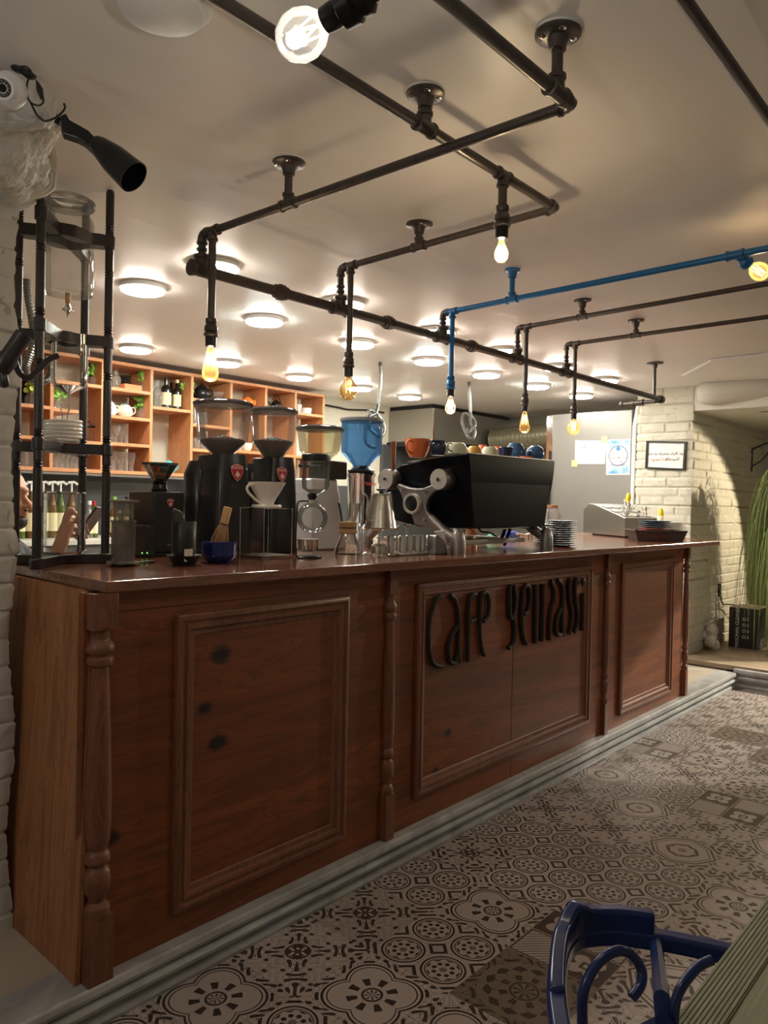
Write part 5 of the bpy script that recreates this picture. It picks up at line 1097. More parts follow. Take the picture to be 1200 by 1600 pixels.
def plantjar(px_, z, lab, r=.045, h=.09, Y=5.52, n=12, mat=m_green, tall=False):
    p = onshelf(px_, z, Y); t = thing('plant_jar', lab, 'plant', p)
    pr = [(0, 0), (r*.8, 0), (r, h*.3), (r, h*.6), (r*.6, h*.9), (r*.65, h)] if not tall else [(0, 0), (r, 0), (r, h*.7), (r*.5, h*.85), (r*.5, h)]
    MB().lathe(pr, (0, 0, 0), 20, closed=False).build('glass_jar', m_glasshaze, t, world=False); leafy(t, p+V((0, 0, h*.8)), n, .07, .10, mat); return t
def bottle(px_, z, lab, r=.034, h=.27, mat=m_dglass, label=True, Y=5.52, grp=None, cap=None):
    p = onshelf(px_, z, Y) if not isinstance(px_, V) else px_; t = thing('bottle', lab, 'bottle', p, 0, grp)
    MB().lathe([(0, 0), (r, 0), (r, h*.58), (r*.9, h*.66), (r*.38, h*.76), (r*.36, h*.96), (r*.42, h*.97), (r*.42, h), (0, h)], (0, 0, 0), 20).build('glass_body', mat, t, world=False)
    if label: MB().lathe([(r*1.01, h*.12), (r*1.02, h*.13), (r*1.02, h*.5), (r*1.01, h*.51)], (0, 0, 0), 20, closed=False).build('label', m_label, t, world=False)
    if cap: MB().lathe([(r*.44, h*.9), (r*.45, h*1.01), (0, h*1.015)], (0, 0, 0), 12).build('cap', cap, t, world=False)
    return t
def glassw(px_, z, lab, r=.034, h=.12, Y=5.5, kind=0, grp=None, mat=None):
    p = onshelf(px_, z, Y); pr = [[(r*.7, 0), (r*.8, h*.1), (r, h), (r*.95, h)], [(r*.9, 0), (r*.9, .004), (.005, .01), (.005, h*.35), (r*.6, h*.45), (r, h*.8), (r*.95, h)], [(r*.8, 0), (r*.5, h*.15), (r*.55, h*.3), (r*1.0, h*.75), (r*.9, h)]][kind]
    o = MB().lathe([(a, b) for a, b in pr], p, 18, closed=False).build('drinking_glass', mat or m_glasshaze); tag(o, lab, 'glass', grp); return o
def teapot(px_, z, lab, mat, r=.06, h=.09, Y=5.52, flip=1, lid=None, bail=False):
    p = onshelf(px_, z, Y) if not isinstance(px_, V) else px_; t = thing('teapot', lab, 'teapot', p)
    MB().lathe([(0, 0), (r*.65, 0), (r*.95, h*.3), (r, h*.5), (r*.85, h*.8), (r*.5, h)], (0, 0, 0), 24).build('pot_body', mat, t, world=False)
    MB().lathe([(r*.55, h*.97), (r*.4, h*1.08), (.006, h*1.12), (.012, h*1.2), (0, h*1.25)], (0, 0, 0), 20).build('lid', lid or mat, t, world=False)
    MB().tube([(-flip*r*.85, 0, h*.4), (-flip*r*1.3, 0, h*.6), (-flip*r*1.5, 0, h*.95)], [.012, .009, .006], 10).build('spout', mat, t, world=False)
    if bail: MB().tube([(r*.95*cos(a), 0, h*.75+r*1.25*sin(a)) for a in [pi*k/12 for k in range(13)]], .004, 8).build('bail_handle', m_black, t, world=False)
    else: MB().tube(smoothpath([V((flip*r*.8, 0, h*.8)), V((flip*r*1.35, 0, h*.85)), V((flip*r*1.45, 0, h*.5)), V((flip*r*.9, 0, h*.25))], 4), .006, 8).build('handle', mat, t, world=False)
    return t
random.seed(9)
z1, z2, z3, z4 = 2.275, 2.065, 1.86, ZB0+.002
bottle(37, 2.08, 'dark stacked bottle at the far left of the shelves', .04, .19, m_black, False, Y=5.64)
plantjar(48, 2.08, 'yellow green leaves in a jar beside the left tower post', .04, .10, n=5, mat=m_lime); plantjar(73, 2.08, 'jar with one lime leaf right of the left tower post', .045, .13, n=3, mat=m_lime)
for k, x in enumerate((38, 47, 68, 76)): glassw(x, z4, 'upturned tumbler on the bottom board at the left end, %s from the left' % ordn[k], .036, .11, grp='tumblers at left', kind=0)
plantjar(146, z1, 'plant in a round jar in the upper cell behind the glass vessel', .045, .09, n=12)
plantjar(90, 2.072, 'small leafy sprig in a narrow jar above the glass coil', .03, .08, n=6); 
bottle(88, z3-.005, 'slim white bottle standing behind the glass coil', .026, .17, m_white, False)
t = thing('lantern', 'small black metal lantern in the second shelf column', 'lantern', onshelf(138, z3-.005)); MB().box((-.05, -.04, 0), (.05, .04, .012)).build('base', m_black, t, world=False); MB().box((-.045, -.035, .11), (.045, .035, .125)).build('roof', m_black, t, world=False, bevel=.006)
for a in (-.042, .042):
    for b in (-.032, .032): MB().cyl((a, b, .01), (a, b, .112), .004, 6).build('corner_rod', m_black, t, world=False)
MB().tube([(.02*cos(a), 0, .125+.03*sin(a)) for a in [pi*k/8 for k in range(9)]], .003, 6).build('handle', m_black, t, world=False)
for k, x in enumerate((88, 96, 104, 112, 119)): glassw(x, z4, 'stemmed glass in the row below the glass coil, %s from the left' % ordn[k], .032, .13, grp='glasses below the coil', kind=2)
bottle(180, z1, 'clear jar at the left of the third shelf column', .035, .15, m_glasshaze, False)
for k in range(5): o = MB().lathe([(.02, 0), (.05, .014), (.052, .02)], onshelf(197, z1)+V((0, .03, .03+k*.018)), 20, closed=False).build('glass_saucer', m_glassd); tag(o, 'smoked glass saucer behind the orange box, %s of five' % ('lowest' if k == 0 else ordn[k]+' up'), 'saucer', 'smoked saucers')
q = onshelf(203, z1, 5.46); o = MB().box(q+V((-.075, -.04, .0)), q+V((.075, .04, .042))).build('storage_box', plain('orange_card', (.80, .25, .10), .6), None, bevel=.003); tag(o, 'flat orange box on the third shelf column top board', 'box')
plantjar(226, z1, 'leafy plant in round jar whose shoots cross the shelf upright', .05, .10, n=14)
teapot(172, z2, 'cream pot with large handle half hidden by the tower post', m_white, .045, .10, flip=1); teapot(194, z2, 'cream and blue striped teapot in the third shelf column', plain('cream_glaze', (.68, .66, .55), .3), .062, .10, lid=plain('slate_glaze', (.10, .18, .22), .3)); plantjar(222, z2, 'bright green sprigs in a round jar under the orange box level', .055, .095, n=12)
glassw(181, z3, 'tall tulip glass in the third shelf column', .038, .14, kind=1); glassw(190, z3, 'second tulip glass leaning shadow side of the first', .03, .14, kind=1)
for k, x in enumerate((177, 189, 205)): glassw(x, z4, ('curved beer glass nearest the tower post', 'curved beer glass between two others', 'curved beer glass right of the other two')[k], .034, .15, kind=2)
bottle(245, 2.17, 'clear ridged bottle at the left of the bottle group', .036, .22, m_glasshaze, False); bottle(258, 2.17, 'dark bottle with big cream label, left of the pair', .042, .26); bottle(266, 2.17, 'dark bottle with cream label standing behind the other two', .036, .24, Y=5.62); bottle(275, 2.17, 'dark bottle with cream label and pale cap, right of the pair', .036, .25, cap=m_label)
plantjar(291, 2.17, 'sprig in a tall clear bottle at the right end of the bottle cell', .034, .19, n=9, tall=True)
teapot(264, z4, 'turquoise teapot on the bottom board above the funnel hopper', plain('turquoise_glaze', (.12, .50, .60), .3), .06, .09); glassw(246, z4, 'small orange cup on the bottom board beside the turquoise teapot', .03, .05, mat=m_or, kind=0); glassw(253, z4, 'small lime cup on the bottom board beside the turquoise teapot', .03, .07, mat=m_lime, kind=0, Y=5.58)
teapot(314, z1, 'large black kettle in the fifth shelf column', m_black, .075, .12); glassw(340, z1, 'clear glass cone dripper above the first hopper', .055, .09, kind=1)
for k, x in enumerate((308, 318, 328)): glassw(x, z3, 'glass behind the first grinder hopper, %s from the left' % ordn[k], .03, .10, grp='glasses behind the hopper')
for k, x in enumerate((306, 316)): glassw(x, z2, 'glass on the middle board of the fifth column, %s from the left' % ordn[k], .03, .11, grp='glasses middle fifth')
teapot(386, 2.268, 'bright orange teapot above the gap between the hoppers', plain('bright_orange', (.85, .24, .04), .3), .058, .085); o = cup('white bowl seen between the two hoppers', 'bowl', (386, 700), .05, .07, m_white, True, None, Yp=5.5, name='bowl', zt=1.89, group=None)
teapot(430, z1, 'cast iron black teapot with hoop handle', m_black, .058, .085, bail=True)
cup('white mug stacked at the left of the last shelf cell', 'cup', (466, 640), .035, .085, m_white, True, None, Yp=5.52, zt=2.288, name='mug', group=None)
cup('white ramekin in the last shelf cell', 'cup', (478, 640), .055, .055, m_white, True, None, Yp=5.48, zt=2.288, name='ramekin', group=None, prof=[(0, 0), (.05, 0), (.055, .055), (.05, .055), (.046, .008), (0, .008)])
q = onshelf(484, 1.87); o = MB().box(q+V((-.10, .08, 0)), q+V((.10, .10, .30))).build('louvre_panel', None or (lambda t: (t.set(Base_Color=t.mix(t.M('GREATER_THAN', t.M('FRACT', t.M('MULTIPLY', t.n('ShaderNodeSeparateXYZ').outputs[2], 1)), 2), (.72, .70, .6), (.5, .5, .4)), Roughness=.6), t.m)[1])(NT('cream_louvre'))); tag(o, 'cream slatted panel standing in the last shelf column', 'panel')
# back worktop with pump bottles
bw = thing('back_cabinet', 'low back bar cabinet with pale worktop under the oak shelves', 'cabinet', (3.5, 5.4, PF))
MB().box((1.6, 5.15, PF+.08), (5.6, 5.71, 1.12)).build('cabinet_body', m_dkgrey, bw, smooth=False); MB().box((1.6, 5.2, PF), (5.6, 5.7, PF+.08)).build('plinth', m_black, bw, smooth=False)
MB().box((1.58, 5.12, 1.12), (5.62, 5.715, 1.155)).build('cabinet_top', plain('pale_stone', (.62, .60, .55), .3), bw, smooth=False, bevel=.003)
m_syr = plain('amber_syrup', (.14, .07, .02), .12); m_gsyr = plain('green_syrup', (.07, .10, .02), .12)
for k, x in enumerate((32, 49, 68, 82, 95, 112)):
    q = ony(x, 757, 5.45); p = V((q.x, 5.45, 1.156)); t = thing('syrup_bottle', 'syrup bottle with white pump head on the back worktop, %s from the left' % ordn[k], 'bottle', p, 0, 'pump bottles')
    MB().lathe([(0, 0), (.036, 0), (.036, .20), (.03, .24), (.014, .30), (.014, .33), (0, .33)], (0, 0, 0), 18).build('bottle_body', (m_gsyr, m_syr)[k % 2], t, world=False); MB().lathe([(.0365, .05), (.037, .06), (.037, .17), (.0365, .18)], (0, 0, 0), 18, closed=False).build('label', m_label, t, world=False)
    MB().tube([(0, 0, .33), (0, 0, q.z-1.156+.01), (.0, 0, q.z-1.156+.012)], .007, 8).build('pump_stem', m_whitep, t, world=False); MB().tube([(-.03, 0, q.z-1.156+.012), (.02, 0, q.z-1.156+.018), (.045, 0, q.z-1.156)], .010, 8).build('pump_head', m_whitep, t, world=False)
for k, (x, y, m) in enumerate(((140, 783, m_whitep), (147, 784, m_red), (179, 777, m_green), (198, 777, m_black), (186, 800, m_label), (215, 800, m_red), (292, 800, m_black))):
    q = ony(x, y, 5.35); bottle(V((q.x, 5.35, 1.156)), 0, ('clear bottle with pale cap left of the tower rear post side', 'clear bottle with red cap beside the pale capped one', 'bottle with green cap behind the coffee press', 'bottle with black cap right of the green capped one', 'low amber bottle behind the press plunger', 'low red capped bottle behind the small grinder', 'dark bottle beside the large grinder on the back worktop')[k], .03, max(.2, q.z-1.156), (m_glasshaze, m_gsyr, m_syr)[k % 3], True, cap=m)
q = ony(285, 800, 5.3); t = thing('white_basket', 'white plastic basket between the small and the large black grinder', 'basket', V((q.x, 5.25, 1.156))); MB().box((-.16, -.09, 0), (.16, .09, .012)).build('bottom', m_whitep, t, world=False)
for a in ((-.16, -.09, .16, -.08), (-.16, .08, .16, .09), (-.16, -.09, -.15, .09), (.15, -.09, .16, .09)): MB().box((a[0], a[1], 0), (a[2], a[3], .16)).build('wall_panel', m_whitep, t, world=False, smooth=False)
# ================================================================== HOSES, WALL LAMPS, CAMERA
m_flex = plain('flexible_steel', (.20, .20, .19), .35, .8, .1, 90)
def hose(label, pts, d, r=.014):
    P = smoothpath([atd(x, y, dd if dd else d) for x, y, dd in pts], 14); rr = [r*(1+(.13 if i % 2 else -.08)) for i in range(len(P))]
    o = MB().tube(P, rr, 12).build('flexible_hose', m_flex); tag(o, label, 'hose'); return o
c_ = atd(594, 566, 4.9); 
hose('silver flexible hose hanging from the ceiling behind the blue hopper, looped at its end', [(594, 566, 0), (595, 590, 0), (592, 625, 0), (588, 645, 0), (578, 652, 0), (577, 668, 0), (594, 682, 0), (601, 670, 0), (590, 648, 0), (575, 645, 0), (572, 690, 0), (588, 700, 0)], dep(onz(594, 566, CE)), .014)
hose('silver flexible hose knotted in mid air behind the espresso machine', [(733, 597, 0), (734, 620, 0), (735, 645, 0), (736, 662, 0), (742, 672, 0), (740, 684, 0), (733, 684, 0), (726, 672, 0), (722, 655, 0), (727, 646, 0), (740, 655, 0), (742, 665, 0), (732, 676, 0), (730, 668, 0)], dep(onz(733, 597, CE)), .015)
hose('dark flexible hose curling behind the left post of the tower', [(41, 437, 0), (44, 465, 0), (50, 500, 0), (53, 530, 0), (45, 560, 0), (40, 580, 0), (55, 596, 0), (75, 592, 0), (80, 575, 0), (70, 560, 0)], dep(onz(41, 437, CE)), .018)
t = thing('wall_lamp', 'black barn shaped spot lamp reaching over from the left brick pier', 'lamp', atd(97, 195, 2.0))
dl = 1.95
MB().prism([atd(x, y, dl) for x, y in ((94, 180), (103, 176), (108, 186), (138, 203), (150, 216), (144, 234), (131, 222), (120, 216), (96, 208))], V((.02, .03, 0))).build('arm', m_black, t, smooth=False, bevel=.004)
a0 = atd(148, 222, dl); a1 = atd(209, 277, dl-.02); ax_ = (a1-a0)
MB().lathe([(.004, 0), (.019, .002), (.026, .02), (.036, .07), (.0415, ax_.length), (.039, ax_.length), (.033, .07), (0, .03)], a0, 24, axis=ax_).build('shade', m_black, t)
MB().tube([atd(x, y, 2.15) for x, y in ((60, 170), (80, 180), (97, 192))], .012, 10).build('wall_bracket', m_black, t)
t = thing('wall_lamp', 'dark spot lamp head at the left picture edge in front of the brick pier', 'lamp', atd(5, 570, 1.9))
a0 = atd(0, 578, 1.9); a1 = atd(38, 522, 1.9); ax_ = a1-a0
MB().lathe([(.0, -.01), (.022, 0), (.026, .03), (.021, .045), (.021, ax_.length), (.018, ax_.length), (.018, .05), (0, .05)], a0, 24, axis=ax_).build('shade', m_blackwood, t)
MB().tube(smoothpath([atd(-12, 560, 1.95), atd(-4, 590, 1.93), atd(8, 600, 1.9), atd(2, 575, 1.9)], 4), .010, 10).build('bracket', m_blackwood, t)
o = MB().tube(smoothpath([atd(22, 560, 2.1), atd(30, 582, 2.12), atd(45, 590, 2.14), atd(60, 578, 2.16), atd(76, 560, 2.18), atd(92, 556, 2.2)], 6), [.010]*24+[.008, .006, .005, .004, .003, .003, .002][:7], 10).build('curved_black_arm', m_blackwood) if 0 else MB().tube(smoothpath([atd(22, 560, 2.1), atd(30, 582, 2.12), atd(45, 590, 2.14), atd(60, 578, 2.16), atd(76, 562, 2.18), atd(90, 556, 2.2)], 6), .0085, 10).build('curved_black_arm', m_blackwood)
o.parent = t; ORG[o.name] = V((0, 0, 0)); o.location = -V(t.location)
t = thing('security_camera', 'white dome security camera with round black lens at the top left', 'camera', atd(15, 140, 1.75))
cc = atd(14, 141, 1.78); MB().ball(cc, .040, 28).build('dome_body', m_whitep, t)
dc = (atd(2, 133, 1.0)-cc).normalized(); dc = (V((0, 0, EYE))-cc).normalized()*.93-rt*.30+up*.10; dc.normalize()
l_ = MB().lathe([(.021, 0), (.0245, .003), (.0245, .006), (.019, .0075)], cc+dc*.032, 28, axis=dc, closed=False).build('white_ring', m_whitep, t); MB().lathe([(0, 0), (.020, 0), (.020, .006), (0, .0065)], cc+dc*.032, 28, axis=dc).build('lens_face', m_black, t)
ln2 = MB().lathe([(0, .0), (.009, .0), (.009, .0035), (0, .0045)], cc+dc*.0375, 20, axis=dc).build('lens', plain('lens_glass', (.01, .01, .012), .05), t)
A_ = dc.orthogonal().normalized(); B_ = dc.cross(A_)
for k in range(12): a = 2*pi*k/12; MB().ball(cc+dc*.0385+A_*(.0145*cos(a))+B_*(.0145*sin(a)), .0019, 8).build('infrared_light', m_chrome, ln2)
o = MB().tube(smoothpath([atd(x, y, 1.8) for x, y in ((22, 106), (40, 104), (50, 115), (44, 125), (42, 140), (46, 158), (60, 165), (68, 158), (64, 145), (57, 126))], 5), .0022, 8).build('looped_cable', m_cable); tag(o, 'thin black looped cable beside the dome camera', 'cable')
o = MB().tube(smoothpath([atd(x, y, 1.79) for x, y in ((48, 160), (55, 175), (62, 184), (72, 189), (90, 182), (101, 170), (100, 162))], 5), .0026, 8).build('hanging_cable', m_cable); tag(o, 'black cable hanging in an arc around the plaster stub', 'cable')
MB_ = MB(); [MB_.ball(atd(x, y, 1.8), .011, 10, (1.6, 1, .7)) for x, y in ((28, 108), (38, 112), (46, 118))]; tag(MB_.build('cable_connector', m_cable), 'bunch of taped black cable connectors above the dome camera', 'connector')
o = MB().tube([atd(58, 128, 1.79), atd(62, 140, 1.79), atd(66, 155, 1.79)], [.003, .008, .004], 8).build('cable_plug', m_cable); tag(o, 'black cable plug dangling on the plaster stub', 'plug')
# thin cables along the far wall
o = MB().tube(smoothpath([ony(x, y, 5.73) for x, y in ((509, 633), (530, 637), (545, 640), (575, 641), (600, 645))], 4), .010, 6).build('wall_cable', m_cable); tag(o, 'dark cable running along the cream wall right of the shelves', 'cable')
# ================================================================== RIGHT HAND LEDGE
b0 = onz(1138, 1010, .168); t = thing('cardboard_box', 'black cardboard box with white upright print standing on the wooden ledge', 'box', b0)
X_, Ya, Yb, zb, zh = b0.x, b0.y, b0.y-.26, .1685, .1685+.37
MB().box((X_, Yb, zb), (X_+.32, Ya, zh)).build('box_body', plain('black_card', (.02, .018, .02), .5), t, smooth=False, bevel=.003)
MB().box((X_+.002, Yb+.002, zh), (X_+.318, Ya-.002, zh+.004)).build('lid_flap', plain('brown_card', (.32, .24, .17), .7), t, smooth=False)
pr_ = plain('white_print', (.75, .74, .72), .6)
text_mesh('box_title', 'PERSONAL CLEANER', .042, pr_, t, V((X_-.001, Ya-.075, zb+.19)), (0, 0, 1), (0, 1, 0), .0004)
for k in range(4):
    c = V((X_-.001, Ya-.135, zb+.105+k*.055)); MB().tube([c+V((0, .013*cos(a), .013*sin(a))) for a in [2*pi*i/14 for i in range(15)]], .0022, 5, cap=False).build('round_icon', pr_, t); MB().box((X_-.0012, Ya-.172, c.z-.014), (X_-.0002, Ya-.165, c.z+.014)).build('caption_line', pr_, t)
for k in range(5): MB().tube([V((X_+.05+k*.05, Yb-.0005, zb+.01)), V((X_+.09+k*.04, Yb-.0005, zb+.09))], .003, 5).build('side_print', pr_, t)
p = onz(1108, 1014, .168); mb = MB(); random.seed(5)
for k in range(9): mb.ball(p+V((random.uniform(-.05, .05), random.uniform(-.05, .05), random.uniform(.04, .20))), random.uniform(.035, .06), 10)
o = mb.build('plastic_bag', plain('crumpled_bag', (.62, .60, .55), .4)); m_ = o.modifiers.new('r', 'REMESH'); m_.mode = 'VOXEL'; m_.voxel_size = .008; dm = o.modifiers.new('d', 'DISPLACE'); dm.texture = tx; dm.strength = .03; tag(o, 'crumpled whitish bag stuffed in the corner of the ledge beside the pillar', 'bag')
o = MB().box(V((7.66, 2.425, .62)), V((7.72, 2.44, .74))).build('power_plug', m_black); tag(o, 'black power plug in the brick wall above the cardboard box', 'plug')
o = MB().tube(smoothpath([V((7.69, 2.42, .62)), V((7.70, 2.40, .55)), V((7.78, 2.38, .54)), V((8.1, 2.3, .5))], 5), .006, 6).build('power_cable', m_cable); tag(o, 'black cable drooping from the plug above the cardboard box', 'cable')
# plant
pc_ = V((7.62, 1.80, .168)); t = thing('potted_plant', 'big potted plant with long arching grassy leaves at the right edge', 'plant', pc_)
MB().lathe([(0, 0), (.11, 0), (.16, .30), (.175, .34), (.175, .38), (.155, .38), (.14, .33), (0, .33)], (0, 0, 0), 28).build('pot', plain('grey_pot', (.18, .17, .16), .5), t, world=False)
MB().lathe([(.04, .33), (.055, .6), (.075, .85), (.05, 1.2), (.03, 1.45)], (0, 0, 0), 14).build('trunk', plain('pinkish_bark', (.48, .24, .16), .8, 0, .3, 20, .5), t, world=False)
random.seed(21); mb = MB()
for k in range(420):
    a = random.uniform(0, 2*pi); zt_ = random.uniform(1.0, 1.48); L = random.uniform(.5, 1.25); out = random.uniform(.10, .34); lift = random.uniform(.04, .28)
    d = V((cos(a), sin(a), 0)); st = V((0, 0, zt_)); P = [st, st+d*out*.45+V((0, 0, lift)), st+d*out+V((0, 0, lift*.5)), st+d*(out*1.25)+V((0, 0, -L*.35)), st+d*(out*1.35)+V((random.uniform(-.06, .06), random.uniform(-.06, .06), -L*.95))]
    P = smoothpath(P, 4); n_ = len(P); w_l = V((-d.y, d.x, 0))
    vs = []; fs = []
    for i, q in enumerate(P):
        ww = .0065*(1-(i/n_)**2)+.0008; vs += [q-w_l*ww, q+w_l*ww+d*.001]
    for i in range(n_-1): fs.append((2*i, 2*i+1, 2*i+3, 2*i+2))
    mb.add(vs, fs)
o = mb.build('leaves', m_grass, t, world=False); o['kind'] = 'stuff'; so = o.modifiers.new('s', 'SOLIDIFY'); so.thickness = .001
# wrought lamp bracket at the far right
t = thing('wall_bracket', 'black wrought iron wall bracket high at the right picture edge', 'bracket', V((8.6, 2.42, 2.0)))
MB().tube([V((8.6, 2.43, 1.85)), V((8.6, 2.43, 2.1))], .012, 8).build('back_plate', m_black, t); MB().tube(smoothpath([V((8.6, 2.43, 2.08)), V((8.6, 2.25, 2.14)), V((8.6, 2.05, 2.02))], 5), .009, 8).build('arm', m_black, t); MB().tube(smoothpath([V((8.6, 2.43, 1.9)), V((8.6, 2.32, 1.98)), V((8.6, 2.22, 2.12))], 5), .007, 8).build('scroll', m_black, t)
# ================================================================== CHAIR AND TABLE
ZR = .72
rail = smoothpath([onz(x, y, ZR) for x, y in ((890, 1665), (876, 1590), (870, 1530), (878, 1475), (905, 1449), (960, 1443), (1032, 1452), (1090, 1463), (1150, 1477), (1215, 1505))], 7)
cc_ = sum(rail, V((0, 0, 0)))/len(rail)
ch = thing('armchair', 'dark blue bentwood armchair with scroll back seen from above', 'chair', V((cc_.x, cc_.y, 0)))
def sweep(path, w_, z0f, z1f):
    rings = []
    for i, p in enumerate(path):
        tt = (path[min(i+1, len(path)-1)]-path[max(i-1, 0)]); nn_ = V((tt.y, -tt.x, 0)).normalized(); a, b = z0f(i/(len(path)-1)), z1f(i/(len(path)-1)); h = w_/2
        rings.append([V((p.x, p.y, a))-nn_*h, V((p.x, p.y, a))+nn_*h, V((p.x, p.y, b))+nn_*h, V((p.x, p.y, b))-nn_*h])
    return MB().loft(rings)
sweep(rail, .030, lambda s_: ZR-.034, lambda s_: ZR-.004).build('arm_rail', m_blue, ch, bevel=.006)
n_ = len(rail); i0 = int(n_*.20); i1 = int(n_*.665); crest = rail[i0:i1]
def topf(s_):
    pk = max(0, 1-abs(s_-.52)/.16)*.020; e = .028*min(1, s_/.3); return ZR+.002+e+pk*(1 if s_ < .52 else .9)
sweep(crest, .026, lambda s_: ZR-.036, topf).build('crest_rail', m_blue, ch, bevel=.006)
dr = dep(onz(960, 1447, ZR)); 
def cz(x, y, d=None): return atd(x, y, d or dr)
MB().tube(smoothpath([cz(912, 1640, .93), cz(910, 1600, .93), cz(912, 1550, .93), cz(931, 1509, .94), cz(959, 1487, .95), cz(983, 1489, .96), cz(1001, 1512, .96), cz(1002, 1537, .95), cz(988, 1558, .94)], 6), .0064, 10).build('back_scroll', m_blue, ch)
MB().tube(smoothpath([cz(1054, 1640, .97), cz(1053, 1590, .97), cz(1061, 1550, .98), cz(1088, 1513, 1.0), cz(1112, 1500, 1.01)], 6), .0064, 10).build('back_scroll', m_blue, ch)
MB().tube([onz(1025, 1474, ZR-.012), cz(1034, 1560, .985), cz(1041, 1640, .965)], .0105, 8).build('back_post', m_blue, ch)
sc_c = V((cc_.x, cc_.y-.02, 0)); MB().lathe([(0, .42), (.20, .42), (.205, .43), (.205, .45), (.19, .457), (0, .455)], sc_c, 32).build('seat', m_blue, ch)
for (a, b) in ((-.15, -.13), (.15, -.13), (-.15, .14), (.15, .14)): MB().tube([sc_c+V((a, b, .425)), sc_c+V((a*1.2, b*1.2, 0))], [.016, .012], 10).build('leg', m_blue, ch)
for k in (int(n_*.03)+1, int(n_*.97)-1): MB().tube([rail[k]-V((0, 0, .03)), V((sc_c.x+(rail[k].x-sc_c.x)*.75, sc_c.y+(rail[k].y-sc_c.y)*.75, .44))], .012, 10).build('arm_support', m_blue, ch)
MB().tube([cz(1038, 1600, .955), V((sc_c.x, sc_c.y+.16, .44))], .012, 8).build('lower_post', m_blue, ch)
TZ = .75; e0_ = onz(1200, 1405, TZ); e1_ = onz(1045, 1600, TZ); YE = (e0_.y+e1_.y)/2
tb = thing('dining_table', 'pale green weathered wooden table corner with grooved edge board', 'table', (1.6, 0, 0))
def tm(name, c1, c2):
    t_ = NT(name); v = t_.geo(); sp_ = t_.n('ShaderNodeSeparateXYZ'); t_.link(v, sp_.inputs[0]); nz = t_.noise(t_.mapv(v, (2, 60, 1)), 2.5, 4); 
    t_.set(Base_Color=t_.mix(nz, c1, c2), Roughness=.5); t_.bump(nz, .3, .003); return t_.m
m_tab = tm('green_washed_wood', (.30, .31, .19), (.18, .18, .11)); 
mb = MB(); 
for k in range(9): y1_ = YE-.0005-k*.0062; mb.box((.78, y1_-.0048, TZ-.03), (2.3, y1_, TZ+.0022))
mb.box((.78, YE-.0575, TZ-.03), (2.3, YE-.0005, TZ)); mb.build('grooved_edge', m_tab, tb, smooth=False, bevel=.0008)
MB().box((.78, YE-.10, TZ-.03), (2.3, YE-.0585, TZ-.001)).build('border_board', m_tab, tb, smooth=False)
t_ = NT('painted_panel'); v = t_.geo(); nz = t_.noise(v, 9, 3); t_.set(Base_Color=t_.ramp(nz, [(.42, (.22, .28, .24)), (.52, (.34, .33, .24)), (.58, (.42, .16, .07))]), Roughness=.35)
MB().box((.78, -.55, TZ-.03), (2.3, YE-.104, TZ-.004)).build('painted_top', t_.m, tb, smooth=False)
for x in (.84, 2.24):
    for y in (-.5, YE-.09): MB().box((x-.03, y-.03, 0), (x+.03, y+.03, TZ-.03)).build('leg', m_tab, tb, smooth=False, bevel=.004)
# ================================================================== BARISTA behind the counter
hc = atd(6, 782, 3.28); F_ = (rt*.97-fw*.12); F_.z = 0; F_.normalize(); Lf = V((-F_.y, F_.x, 0)); U_ = V((0, 0, 1))
def W(f, l, u): return hc+F_*f+Lf*l+U_*u
pn = thing('person', 'bearded person behind the counter looking at a phone, mostly hidden by the brick pier', 'person', V((hc.x, hc.y, PF)))
mb = MB()
mb.ball(W(0, 0, .035), .092, 20, (1, 1, 1.18)); mb.ball(W(.03, 0, -.03), .070, 18, (1.0, .95, 1.25))
mb.ball(W(.055, 0, -.085), .034, 14); mb.ball(W(.085, 0, .045), .03, 12, (.8, 1, .6))
mb.tube([W(.083, 0, .030), W(.103, 0, .002), W(.120, 0, -.018)], [.009, .011, .013], 10); mb.ball(W(.116, 0, -.022), .0145, 10)
for l in (-.013, .013): mb.ball(W(.105, l, -.025), .010, 8)
mb.ball(W(.094, 0, -.050), .014, 10, (1, 1.4, .55)); mb.ball(W(.091, 0, -.062), .014, 10, (1, 1.3, .6)); mb.ball(W(.075, 0, -.090), .020, 10)
for l in (-.085, .085): mb.ball(W(-.01, l, 0), .028, 10, (.8, .35, 1.2))
mb.tube([W(-.02, 0, -.06), W(-.04, 0, -.17)], .055, 16)
sh_ = lambda l: W(-.04, l, -.24)
mb.tube([W(-.04, 0, -.16), W(-.04, 0, -.30), W(-.02, 0, -.50), W(-.02, 0, -.66), W(-.02, 0, -.80)], [.09, .145, .135, .125, .14], 18)
hz_ = PF-hc.z
for sg in (-1, 1):
    mb.tube([W(-.04, sg*.10, -.22), W(-.04, sg*.19, -.26)], [.06, .05], 12)
    mb.tube([W(-.02, sg*.09, -.80), W(0, sg*.10, -1.05), W(-.01, sg*.10, hz_+.09)], [.085, .06, .042], 12); mb.tube([W(-.03, sg*.10, hz_+.045), W(.14, sg*.11, hz_+.035)], [.04, .033], 12)
